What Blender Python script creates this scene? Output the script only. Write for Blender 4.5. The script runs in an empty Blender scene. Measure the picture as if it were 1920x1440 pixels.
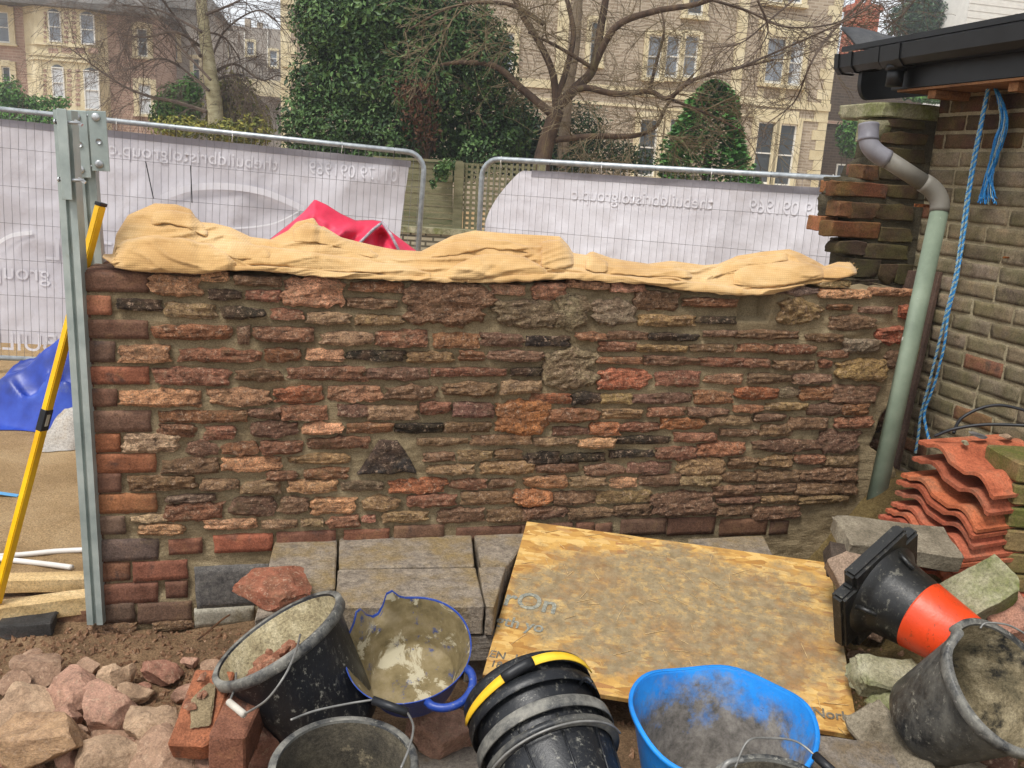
import bpy, bmesh, math, random
from mathutils import Vector, Matrix, noise, Euler
random.seed(7)
S = bpy.context.scene
COL = S.collection
PI = math.pi
rad = math.radians
# ------------------------------------------------------------------ camera
FPX, PITCH, ROLL, EYE = 1650.0, rad(13.66), rad(3.33), 1.62
cd = bpy.data.cameras.new('camera'); cam = bpy.data.objects.new('camera', cd); COL.objects.link(cam)
cd.sensor_width = 36; cd.lens = 36*FPX/1920; cd.clip_start = 0.05; cd.clip_end = 3000
cam.matrix_world = Matrix.Translation((0, 0, EYE)) @ Matrix.Rotation(PI/2-PITCH, 4, 'X') @ Matrix.Rotation(ROLL, 4, 'Z')
S.camera = cam
# ------------------------------------------------------------------ sky, sun, exposure
SUN_EL, SUN_AZ = rad(60), rad(215)      # azimuth measured clockwise from +Y (behind the viewer, a little left)
w = bpy.data.worlds.new('World'); S.world = w; w.use_nodes = True
nt = w.node_tree; nt.nodes.clear()
sky = nt.nodes.new('ShaderNodeTexSky'); sky.sky_type = 'NISHITA'; sky.sun_disc = False
sky.sun_elevation = SUN_EL; sky.sun_rotation = SUN_AZ
sky.air_density = 1.0; sky.dust_density = 1.0; sky.ozone_density = 1.0
hs = nt.nodes.new('ShaderNodeHueSaturation'); hs.inputs['Saturation'].default_value = 0.16   # overcast
bg = nt.nodes.new('ShaderNodeBackground'); bg.inputs['Strength'].default_value = 0.11
wo = nt.nodes.new('ShaderNodeOutputWorld')
nt.links.new(sky.outputs[0], hs.inputs['Color']); nt.links.new(hs.outputs[0], bg.inputs['Color']); nt.links.new(bg.outputs[0], wo.inputs[0])
sl = bpy.data.lights.new('sun', 'SUN'); sl.energy = 1.5; sl.angle = rad(16); sl.color = (1.0, 0.97, 0.92)
so = bpy.data.objects.new('sun', sl); COL.objects.link(so)
sd = Vector((math.sin(SUN_AZ)*math.cos(SUN_EL), math.cos(SUN_AZ)*math.cos(SUN_EL), math.sin(SUN_EL)))
so.rotation_euler = sd.to_track_quat('Z', 'Y').to_euler(); so.location = (0, -5, 12)
S.view_settings.view_transform = 'Standard'; S.view_settings.look = 'None'; S.view_settings.gamma = 1
S.view_settings.use_curve_mapping = False; S.view_settings.exposure = 1.15
S.render.engine = 'CYCLES'; S.render.resolution_x = 1024; S.render.resolution_y = 768
# ------------------------------------------------------------------ survey helpers: a sight line meets a real plane
FW = Vector((0, math.cos(PITCH), -math.sin(PITCH))); _R = Vector((1, 0, 0)); _U = Vector((0, math.sin(PITCH), math.cos(PITCH)))
CR = math.cos(ROLL)*_R + math.sin(ROLL)*_U; CU = -math.sin(ROLL)*_R + math.cos(ROLL)*_U
EYEV = Vector((0, 0, EYE))
def sight(x, y): return (x-960)/FPX*CR - (y-720)/FPX*CU + FW
def atz(x, y, z=0.0): d = sight(x, y); return EYEV + d*((z-EYE)/d.z)
def atY(x, y, Y): d = sight(x, y); return EYEV + d*(Y/d.y)
def atpl(x, y, P, n): d = sight(x, y); return EYEV + d*((P-EYEV).dot(n)/d.dot(n))
def atd(x, y, depth): return EYEV + sight(x, y)*depth
WYAW = rad(13.5)
WU = Vector((math.cos(WYAW), math.sin(WYAW), 0)); WN = Vector((math.sin(WYAW), -math.cos(WYAW), 0))   # along wall, out of wall
WP = Vector((-1.359, 2.724, 0.0))
def wall_uv(x, y):
    p = atpl(x, y, WP, WN) - WP; return p.dot(WU), p.z
def wpt(u, v, d=0.0): return WP + WU*u + Vector((0, 0, v)) + WN*d
RYAW = rad(-15.9)
RU = Vector((-math.sin(RYAW), -math.cos(RYAW), 0)); RN = Vector((-math.cos(RYAW), math.sin(RYAW), 0))  # RU runs towards the viewer
RP = Vector((1.880, 3.570, 0.0))
def rpt(a, z, d=0.0): return RP + RU*a + Vector((0, 0, z)) + RN*d
def right_az(x, y):
    p = atpl(x, y, RP, RN) - RP; return p.dot(RU), p.z
# ------------------------------------------------------------------ small helpers
def hexc(h, k=1.0):
    c = [int(h[i:i+2], 16)/255 for i in (0, 2, 4)]
    return tuple(k*(v/12.92 if v <= .04045 else ((v+.055)/1.055)**2.4) for v in c)
def nz(x, y=0, z=0): return noise.noise(Vector((x, y, z)))
def fbm(x, y, z=0, o=4): return noise.fractal(Vector((x, y, z)), 1.0, 2.0, o)
def sm(a, b, x):
    t = max(0, min(1, (x-a)/(b-a))); return t*t*(3-2*t)
def lerp(a, b, t): return a+(b-a)*t
def interp(pts, x):
    if x <= pts[0][0]: return pts[0][1]
    for (a, b), (c, d) in zip(pts, pts[1:]):
        if x <= c: return b+(d-b)*(x-a)/(c-a)
    return pts[-1][1]
def tag(o, label, cat, group=None):
    o['label'] = label; o['category'] = cat
    if group: o['group'] = group
    return o
def struct(o, kind='structure'): o['kind'] = kind; return o
def thing(name, label, cat, loc=(0, 0, 0), group=None):
    o = bpy.data.objects.new(name, None); COL.objects.link(o); o.location = loc; o.empty_display_size = .05
    return tag(o, label, cat, group)
def attach(o, parent):
    if parent is not None:
        o.parent = parent
        p = parent; off = Vector((0, 0, 0))
        while p is not None: off += p.location; p = p.parent
        o.matrix_parent_inverse = Matrix.Translation(-off) if parent.type == 'EMPTY' else Matrix.Identity(4)
    return o
def mesh(name, verts, faces, mat=None, parent=None, smooth=False, color=None, uv=None):
    me = bpy.data.meshes.new(name); me.from_pydata([tuple(v) for v in verts], [], faces); me.update()
    if smooth: me.polygons.foreach_set('use_smooth', [True]*len(me.polygons))
    if mat: me.materials.append(mat)
    o = bpy.data.objects.new(name, me); COL.objects.link(o)
    if color: o.color = (*color, 1)
    return attach(o, parent)
class MB:
    def __init__(s): s.v = []; s.f = []
    def add(s, vs, fs):
        k = len(s.v); s.v += [Vector(v) for v in vs]; s.f += [tuple(i+k for i in f) for f in fs]; return s
    def box(s, c, h, M=None):
        c = Vector(c); vs = [Vector((i*h[0], j*h[1], k*h[2])) for i in (-1, 1) for j in (-1, 1) for k in (-1, 1)]
        if M is not None: vs = [M @ v for v in vs]
        return s.add([c+v for v in vs], [(0, 1, 3, 2), (4, 6, 7, 5), (0, 4, 5, 1), (2, 3, 7, 6), (0, 2, 6, 4), (1, 5, 7, 3)])
    def tube(s, pts, r, n=8, cap=True):
        pts = [Vector(p) for p in pts]; rr = r if isinstance(r, (list, tuple)) else [r]*len(pts)
        ring = []; nrm = None; k0 = len(s.v)
        for i, p in enumerate(pts):
            t = (pts[min(i+1, len(pts)-1)] - pts[max(i-1, 0)])
            if t.length < 1e-9: t = Vector((0, 0, 1))
            t.normalize()
            if nrm is None:
                nrm = t.orthogonal().normalized()
            else:
                nrm = nrm - t*nrm.dot(t)
                nrm = nrm.normalized() if nrm.length > 1e-6 else t.orthogonal().normalized()
            b = t.cross(nrm)
            for k in range(n):
                a = 2*PI*k/n; s.v.append(p + (nrm*math.cos(a) + b*math.sin(a))*rr[i])
        for i in range(len(pts)-1):
            for k in range(n):
                a = k0+i*n+k; b = k0+i*n+(k+1) % n; s.f.append((a, b, b+n, a+n))
        if cap and n > 2:
            s.f.append(tuple(k0+k for k in range(n))[::-1]); s.f.append(tuple(k0+(len(pts)-1)*n+k for k in range(n)))
        return s
    def lathe(s, prof, n=40, M=None, a0=0, a1=2*PI):
        k0 = len(s.v); full = abs(a1-a0-2*PI) < 1e-6; m = n if full else n+1
        for r, z in prof:
            for k in range(m):
                a = a0+(a1-a0)*k/n; v = Vector((r*math.cos(a), r*math.sin(a), z)); s.v.append(M @ v if M is not None else v)
        for i in range(len(prof)-1):
            for k in range(n):
                a = k0+i*m+k; b = k0+i*m+((k+1) % m); s.f.append((a, b, b+m, a+m))
        return s
    def prism(s, poly, axis, ln):
        poly = [Vector(p) for p in poly]; ax = Vector(axis)*ln; n = len(poly)
        return s.add(poly+[p+ax for p in poly], [tuple(range(n))[::-1], tuple(range(n, 2*n))]+[(i, (i+1) % n, n+(i+1) % n, n+i) for i in range(n)])
    def build(s, name, mat=None, parent=None, smooth=False, color=None): return mesh(name, s.v, s.f, mat, parent, smooth, color)
def smooth_by_angle(o, ang=40):
    me = o.data; me.polygons.foreach_set('use_smooth', [True]*len(me.polygons))
    bm = bmesh.new(); bm.from_mesh(me); c = rad(ang)
    for e in bm.edges:
        e.smooth = not (len(e.link_faces) == 2 and e.calc_face_angle(0) > c)
    bm.to_mesh(me); bm.free(); return o
def block(name, size, mat, M, parent=None, bev=.004, seg=1, rough=0, cuts=0, seed=0, color=None, chip=0):
    """a bevelled block, optionally subdivided, roughened and with chipped corners"""
    bm = bmesh.new(); bmesh.ops.create_cube(bm, size=1)
    bmesh.ops.scale(bm, vec=size, verts=bm.verts)
    if cuts: bmesh.ops.subdivide_edges(bm, edges=bm.edges[:], cuts=cuts, use_grid_fill=True)
    rnd = random.Random(seed)
    if chip:
        for _ in range(3):
            c = Vector([rnd.choice((-.5, .5))*s for s in size]); n = c.normalized()+Vector([rnd.uniform(-.5, .5) for _ in range(3)]); n.normalize()
            d = c.dot(n)-chip*rnd.uniform(.3, 1)*min(size)
            for v in bm.verts:
                e = v.co.dot(n)-d
                if e > 0: v.co -= n*e
    if rough:
        o = Vector((seed*3.7, seed*1.3, seed*.77))
        for v in bm.verts: v.co += noise.noise_vector(v.co*18+o)*rough + noise.noise_vector(v.co*55+o)*rough*.5
    if bev: 
        sharp = [e for e in bm.edges if len(e.link_faces) == 2 and e.calc_face_angle(0) > .9]
        bmesh.ops.bevel(bm, geom=sharp, offset=bev, segments=seg, affect='EDGES', clamp_overlap=True)
    me = bpy.data.meshes.new(name); bm.to_mesh(me); bm.free(); me.transform(M)
    if mat: me.materials.append(mat)
    o = bpy.data.objects.new(name, me); COL.objects.link(o)
    if cuts > 3: smooth_by_angle(o, 32)
    if color: o.color = (*color, 1)
    return attach(o, parent)
def frame(X, Y, Z, P):
    m = Matrix.Identity(4)
    for i, a in enumerate((X, Y, Z)):
        for j in range(3): m[j][i] = a[j]
    m.translation = Vector(P); return m
def aim(px, py, depth, dx, dy, m, spin=0):
    """frame whose local z is an axis seen in direction (dx,dy) in the picture and tipped towards the eye by sine m"""
    P = atd(px, py, depth); to = (EYEV-P).normalized()
    a = (CR*dx - CU*dy); a = (a-to*a.dot(to)).normalized()
    Z = (a*math.sqrt(1-m*m)+to*m).normalized(); X = Z.orthogonal().normalized()
    side = a.cross(to).normalized(); X = (side-Z*side.dot(Z)).normalized(); Y = Z.cross(X)
    return frame(X, Y, Z, P) @ Matrix.Rotation(spin, 4, 'Z')
# ------------------------------------------------------------------ materials
class NB:
    def __init__(s, name):
        s.m = bpy.data.materials.new(name); s.m.use_nodes = True; s.t = s.m.node_tree
        s.p = s.t.nodes['Principled BSDF']; s.out = s.t.nodes['Material Output']; s._c = None
    def n(s, ty, props=None, **ins):
        nd = s.t.nodes.new('ShaderNode'+ty)
        for k, v in (props or {}).items(): setattr(nd, k, v)
        for k, v in ins.items():
            key = int(k[1:]) if k[0] == 'i' and k[1:].isdigit() else k.replace('_', ' ')
            s.set(nd.inputs[key], v)
        return nd
    def set(s, sock, v):
        if hasattr(v, 'outputs'): v = v.outputs[0]
        if hasattr(v, 'is_output'): s.t.links.new(v, sock)
        else:
            if isinstance(v, (tuple, list)) and len(v) == 3 and sock.type == 'RGBA': v = (*v, 1)
            sock.default_value = v
    def coord(s, scale=(1, 1, 1), rot=(0, 0, 0), vary=True):
        tc = s.n('TexCoord'); v = tc.outputs['Object']
        if vary:
            oi = s.n('ObjectInfo'); mu = s.n('VectorMath', {'operation': 'SCALE'}, i0=(17.3, 9.1, 23.7)); s.set(mu.inputs['Scale'], oi.outputs['Random'])
            v = s.n('VectorMath', {'operation': 'ADD'}, i0=v, i1=mu).outputs[0]
        return s.n('Mapping', None, Vector=v, Scale=scale, Rotation=rot).outputs[0]
    def noise(s, vec, scale, detail=6, rough=.6, dist=0):
        return s.n('TexNoise', None, Vector=vec, Scale=scale, Detail=detail, Roughness=rough, Distortion=dist).outputs[0]
    def ramp(s, fac, stops, mode='LINEAR'):
        r = s.n('ValToRGB'); cr = r.color_ramp; cr.interpolation = mode
        while len(cr.elements) < len(stops): cr.elements.new(.5)
        for e, (p, c) in zip(cr.elements, stops):
            e.position = p; e.color = (*c, 1) if not isinstance(c, float) else (c, c, c, 1)
        s.set(r.inputs[0], fac); return r.outputs[0]
    def mix(s, fac, a, b, mode='MIX'):
        m = s.n('Mix', {'data_type': 'RGBA', 'blend_type': mode}); s.set(m.inputs['Factor'], fac); s.set(m.inputs[6], a); s.set(m.inputs[7], b); return m.outputs[2]
    def math(s, op, a, b=0.0):
        m = s.n('Math', {'operation': op}); s.set(m.inputs[0], a); s.set(m.inputs[1], b); return m.outputs[0]
    def bump(s, h, strength=.3, dist=.01, nrm=None):
        b = s.n('Bump', None, Strength=strength, Distance=dist, Height=h)
        if nrm is not None: s.set(b.inputs['Normal'], nrm)
        return b.outputs[0]
    def fin(s, color, rough=.8, nrm=None, spec=.3, metal=0.0, **kw):
        s.set(s.p.inputs['Base Color'], color); s.set(s.p.inputs['Roughness'], rough); s.set(s.p.inputs['Specular IOR Level'], spec)
        s.set(s.p.inputs['Metallic'], metal)
        if nrm is not None: s.set(s.p.inputs['Normal'], nrm)
        for k, v in kw.items(): s.set(s.p.inputs[k.replace('_', ' ')], v)
        return s.m
def surf(name, cols, scale=6, rough=.8, bump=.3, bscale=60, bdist=.005, stretch=(1, 1, 1), spec=.3, metal=0.0, dirt=None, dscale=4, dlo=.5, dhi=.65, ob=False, detail=8, vary=True, grain=None):
    b = NB(name); v = b.coord(stretch, vary=vary); grain = (.3 if rough > .7 else .0) if grain is None else grain
    n1 = b.noise(v, scale, detail, .62)
    k = len(cols); c = b.ramp(n1, [(.3+.4*i/max(1, k-1), q) for i, q in enumerate(cols)])
    if ob:
        oi = b.n('ObjectInfo'); c = b.mix(1.0, oi.outputs['Color'], c, 'MULTIPLY')
    if dirt: c = b.mix(b.ramp(b.noise(v, dscale, 8, .7), [(dlo, 0.0), (dhi, 1.0)]), c, dirt)
    if grain:
        v2 = b.coord((1, 1, 1), vary=vary)
        g_ = b.math('ADD', b.math('MULTIPLY', b.noise(v2, 110, 4, .75), .6), b.math('MULTIPLY', b.noise(v2, 320, 3, .7), .4))
        c = b.mix(1.0, c, b.ramp(g_, [(.36, (1-grain*1.6,)*3), (.5, (1.0, 1.0, 1.0)), (.64, (1+grain*1.5,)*3)]), 'MULTIPLY')
    nr = b.bump(b.noise(v, bscale, 6, .7), bump, bdist) if bump else None
    return b.fin(c, rough, nr, spec, metal)
# ================================================================== the rebuilt stone wall
# stone material: colour of each stone comes from the stone itself, the texture only breaks it up
def stone_mat(name, layered=True, mort=.25, sp=1.0):
    b = NB(name); v = b.coord((1, 1, 1)); vs = b.coord((1, 1, 3.6) if layered else (1, 1, 1.3))
    oi = b.n('ObjectInfo').outputs['Color']
    n1 = b.noise(v, 30, 10, .72, .3); n2 = b.noise(v, 95, 8, .75); n3 = b.noise(vs, 24, 10, .72, .7); n4 = b.noise(v, 9, 6, .6, .5)
    c = b.mix(1.0, oi, b.ramp(n1, [(.28, (1-.7*sp, 1-.72*sp, 1-.72*sp)), (.5, (1.0, .98, .96)), (.70, (1+.75*sp, 1+.8*sp, 1+.8*sp))]), 'MULTIPLY')
    c = b.mix(b.ramp(n4, [(.46, 0.0), (.60, .75)]), c, b.mix(1.0, b.mix(.55, oi, hexc('7a5a44')), b.ramp(n1, [(.3, (.5, .5, .5)), (.68, (1.5, 1.5, 1.5))]), 'MULTIPLY'))
    c = b.mix(b.ramp(n2, [(.36, .75*sp), (.48, 0.0)]), c, hexc('3a2a22'))
    c = b.mix(b.ramp(n3, [(.34, .85*sp), (.46, 0.0)]), c, hexc('2a1f1a'))
    c = b.mix(b.ramp(b.noise(v, 70, 9, .8), [(.54, 0.0), (.62, .75)]), c, hexc('c9ab90'))
    c = b.mix(1.0, c, b.ramp(b.noise(v, 240, 4, .8), [(.36, (1-.45*sp,)*3), (.5, (1.0, 1.0, 1.0)), (.64, (1+.5*sp,)*3)]), 'MULTIPLY')
    c = b.mix(b.ramp(b.noise(v, 14, 8, .75), [(.53, 0.0), (.70, mort)]), c, hexc('7c6a4c'))
    h = b.math('ADD', n3, b.math('MULTIPLY', n1, .8))
    nr = b.bump(h, 1.0, .022 if sp > .9 else .013)
    nr = b.bump(n2, .7, .006, nr)
    return b.fin(c, b.ramp(n2, [(.3, .65), (.7, .95)]), nr, .25)
M_STONE = stone_mat('wall_stone', True, .6)
M_ROCK = stone_mat('rubble_stone', False, .35, .42)
def brick_mat(name, mossy=0.0, smear=.35):
    b = NB(name); v = b.coord(); oi = b.n('ObjectInfo').outputs['Color']
    c = b.mix(1.0, oi, b.ramp(b.noise(v, 16, 8, .65), [(.28, (.6, .56, .54)), (.5, (1, 1, 1)), (.72, (1.3, 1.22, 1.15))]), 'MULTIPLY')
    c = b.mix(b.ramp(b.noise(v, 11, 6, .6, .5), [(.58, 0.0), (.68, .75)]), c, hexc('4b3f3a'))
    c = b.mix(b.ramp(b.noise(v, 55, 6, .7), [(.60, 0.0), (.68, .6)]), c, hexc('3b2d27'))
    c = b.mix(b.ramp(b.noise(v, 8, 9, .75), [(.54, 0.0), (.7, smear)]), c, hexc('85734f'))
    if mossy: c = b.mix(b.ramp(b.noise(v, 5, 9, .7), [(.42, 0.0), (.6, mossy)]), c, hexc('5a5c2c'))
    c = b.mix(1.0, c, b.ramp(b.noise(v, 180, 5, .8), [(.36, (.6, .6, .6)), (.5, (1.0, 1.0, 1.0)), (.64, (1.4, 1.4, 1.4))]), 'MULTIPLY')
    nr = b.bump(b.noise(v, 70, 8, .7), .6, .006)
    return b.fin(c, .88, nr, .2)
M_BRICK = brick_mat('quoin_brick')
def mortar_mat(name, a, bb, cc, wet=.25):
    b = NB(name); v = b.coord((1, 1, 1), vary=False)
    c = b.ramp(b.noise(v, 6, 10, .65), [(.3, a), (.52, bb), (.75, cc)])
    c = b.mix(b.ramp(b.noise(v, 40, 8, .75), [(.60, 0.0), (.72, .5)]), c, tuple(x*.5 for x in a))
    hs_ = b.coord((1, 1, 3.5), vary=False)
    c = b.mix(1.0, c, b.ramp(b.noise(v, 220, 4, .8), [(.36, (.65, .65, .65)), (.5, (1.0, 1.0, 1.0)), (.64, (1.35, 1.35, 1.35))]), 'MULTIPLY')
    h = b.math('ADD', b.noise(hs_, 30, 8, .7), b.math('MULTIPLY', b.noise(v, 190, 4, .7), .4))
    return b.fin(c, .93, b.bump(h, .8, .010), .15)
M_MORTAR = mortar_mat('new_mortar', hexc('6e604a'), hexc('8c7c60'), hexc('a09072'))
STC = dict(r=hexc('8f5a48'), d=hexc('6f5447'), k=hexc('272626'), p=hexc('bd9078'), b=hexc('978062'), o=hexc('a8623d'),
           m=hexc('6d4a46'), g=hexc('77706a'), R=hexc('a9583f'), y=hexc('96795a'), w=hexc('c0a78c'))
Z4 = 1920/520
# rough stones as surveyed: origin of the survey sheet, then x0 y0 x1 y1 colour (sheet units)
STONES = {
(0, 350): '''1035 600 1395 765 p;1395 575 1575 665 p;1620 610 1950 690 d;1445 705 1670 795 k;1710 710 1945 797 r;810 770 1125 865 k;1150 800 1500 912 b
1530 820 1835 922 k;1870 835 2096 930 r;1050 945 1605 1065 r;1640 950 1730 1100 d;1755 965 2176 1075 r;830 1095 1180 1215 p;1235 1115 1815 1217 r;1830 1120 2081 1217 r
1065 1250 1590 1375 r;1640 1255 1956 1345 d''',
(500, 350): '''140 610 520 842 p;570 645 950 732 r;555 765 895 847 d;275 855 572 957 b;610 880 940 962 b;975 635 1535 975 d;1545 670 1780 750 p;1570 775 1985 985 g
370 995 735 1097 b;750 985 1105 1110 r;1145 1005 1470 1122 r;1480 1010 1770 1110 d;1795 1030 2097 1107 k;270 1120 530 1205 p;550 1130 950 1205 k;970 1135 1290 1227 b
1330 1130 1500 1207 r;1530 1125 1905 1212 d;135 1240 690 1342 r;690 1245 1120 1342 d;1140 1250 1665 1312 r;1690 1250 1900 1308 k''',
(500, 700): '''55 85 390 212 o;415 80 790 197 p;820 75 1175 187 d;1210 50 1590 160 d;1620 45 1900 132 b;100 215 420 315 r;490 210 705 298 m;700 220 1050 315 b;1060 195 1265 282 r
1290 200 1565 302 m;1592 172 1942 417 o;250 335 525 417 p;555 340 875 412 r;885 345 1215 412 k;1220 335 1545 407 d;290 440 710 522 r;150 555 565 627 y;1040 445 1390 497 b
1410 425 1840 487 d;1085 545 1300 605 d;1325 530 1555 602 b;1580 520 1770 587 d;1775 535 2027 632 k;260 650 560 722 r;1115 625 1435 690 b;1480 605 1840 692 b
145 735 490 817 p;510 745 800 812 g;850 730 1240 822 o;1270 725 1520 802 r;1540 730 1710 792 d;1792 700 2067 790 p;85 855 280 972 d;305 855 615 967 p;670 845 920 947 b
970 840 1300 917 r;1340 815 1700 902 d;1710 800 1962 907 o;235 1005 390 1047 b;430 985 650 1062 r;655 985 752 1022 r;805 960 1110 1022 b;1180 925 1495 1037 d;1525 930 1770 1025 d''',
(980, 350): '''65 665 300 785 p;320 645 600 715 p;610 665 840 730 p;240 735 445 977 g;480 765 775 977 g;775 720 1075 862 d;800 880 1185 972 b;1100 760 1480 842 r;1020 690 1185 718 p
1200 895 1470 947 k;370 1000 570 1067 r;595 995 865 1062 d;870 1010 1210 1067 k;1255 990 1470 1042 d;1470 985 1900 1057 d;525 1070 780 1142 r;785 1085 1130 1147 b
1155 1085 1440 1142 d;1485 1085 1725 1147 r;1740 1085 2016 1157 r;145 1105 500 1400 g;505 1175 820 1222 r;840 1170 1215 1237 d;1220 1180 1525 1247 r;1525 1185 1705 1247 r
1740 1195 2016 1267 d;530 1250 865 1402 R;920 1270 1215 1382 r;1260 1290 1510 1367 p;1560 1290 1855 1362 d''',
(1400, 350): '''230 765 510 957 b;210 680 490 762 g;490 645 715 702 w;500 705 850 777 p;860 700 1160 762 p;560 810 720 857 r;780 825 1000 882 d;590 880 880 1002 d;410 1015 655 1077 d
665 1050 910 1152 g;500 1130 695 1182 r;505 1195 585 1252 r;965 1130 1060 1260 d;625 1185 960 1342 y;320 1290 577 1357 d;915 960 1095 1097 R;1062 820 1130 912 R''',
(0, 700): '''835 105 1400 227 p;1430 95 1870 227 p;1095 255 1710 337 r;1720 235 1940 312 d;1100 350 1355 437 r;1415 360 1645 457 r;1735 325 2061 442 m;850 415 1240 542 w;1280 455 1505 572 m
1535 475 1780 557 r;1810 470 2101 557 r;1110 585 1520 692 d;1525 575 1950 672 p;880 710 1360 802 d;1390 730 1650 802 d;1665 745 1941 837 b;1840 672 2056 742 r;1150 840 1495 887 g
1145 900 1560 1017 r;1595 850 1896 982 m;910 975 1165 1022 w;955 1040 1280 1112 p;1415 1010 1780 1077 p;1810 1015 2056 1062 b''',
(980, 700): '''50 130 320 212 o;350 125 540 210 k;540 130 755 207 b;760 135 1160 207 d;1180 115 1440 212 r;1475 95 1755 182 R;1770 95 1905 167 g;185 235 525 337 r;550 245 820 312 b
865 230 1120 292 r;1140 235 1420 287 d;1455 215 1660 267 r;1680 200 1955 257 b;1285 290 1580 352 b;1600 275 1810 332 d;465 335 668 422 o;672 335 940 402 r;955 305 1250 392 o
210 365 450 427 m;70 440 370 492 b;385 440 635 512 p;650 430 1015 487 k;1045 410 1330 472 r;1365 385 1635 432 d;1645 350 1860 432 d;275 555 570 607 k;600 530 905 577 k
920 505 1200 592 r;1205 475 1520 567 r;1580 455 2045 537 d;90 620 380 682 d;430 620 690 702 m;725 615 1015 687 m;1070 580 1380 702 b;1425 580 1610 662 y;1635 565 1860 652 b
330 715 570 777 b;605 720 780 787 p;800 700 1085 777 d;1085 700 1370 777 b;1370 680 1605 752 d;1610 670 1910 752 d;210 815 500 902 d;510 815 880 887 b;880 820 1310 977 d
1310 772 1600 842 d;1605 760 1880 822 d;1340 852 1640 892 d;1650 842 1900 892 b;-10 920 310 1002 d;320 925 620 1002 b;620 910 880 992 d;1330 910 1590 977 d;1600 915 1900 1007 d''',
(1400, 700): '''370 90 590 187 r;595 75 905 207 d;425 205 655 292 m;660 210 835 287 r;300 300 550 387 d;605 300 860 372 r;505 390 770 547 d;330 560 530 622 r;535 570 760 642 b
370 655 760 742 d;340 745 760 832 d;360 842 700 892 b''',
(0, 1050): '600 440 960 522 d;1060 415 1340 462 d'}
BRICKS = {
(0, 350): '555 585 1030 737 5c3f34;565 745 778 892 a5664c;578 912 1035 1057 5f4136;585 1065 805 1217 4a3a34;595 1240 1040 1372 93513a',
(0, 700): '''600 100 820 232 5c3c31;620 255 1055 407 6b5145;632 415 840 547 94532f;640 555 1085 687 9c5c3b;645 690 845 822 5c3a30;650 835 1090 962 9b6138;662 985 875 1112 625348
680 1150 1105 1287 4d4a4b;1165 1145 1405 1247 7a4838;1475 1120 1890 1227 9c4f38;685 1310 905 1432 7b4f38;915 1300 1310 1422 854a3a''',
(0, 1050): '695 165 1100 292 73463a;1140 145 1305 257 59352d;705 297 940 427 47403a;950 295 1335 422 54433a',
(500, 700): '65 1095 480 1190 74463a;530 1080 850 1170 7d4a38;880 1052 1230 1140 5f4638;1310 1065 1760 1150 5a3d32',
(980, 700): '-20 1045 340 1140 5c4034;370 1030 490 1125 6a4434;500 1036 615 1125 5f4034;680 1007 992 1112 5c463a;1005 1000 1325 1112 55382e;1365 1010 1680 1117 6b4a36;1710 1020 1830 1112 4c382e'}
WALLR = [(0, 3.30), (.55, 3.02), (.62, 2.90), (.75, 2.93), (.95, 3.05), (1.24, 3.06)]   # right end of the new work, by height
wall = thing('stone_wall', 'rough red sandstone wall with brick end and fresh mortar, topped by sacking', 'wall', wpt(1.45, 0, 0))
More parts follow.
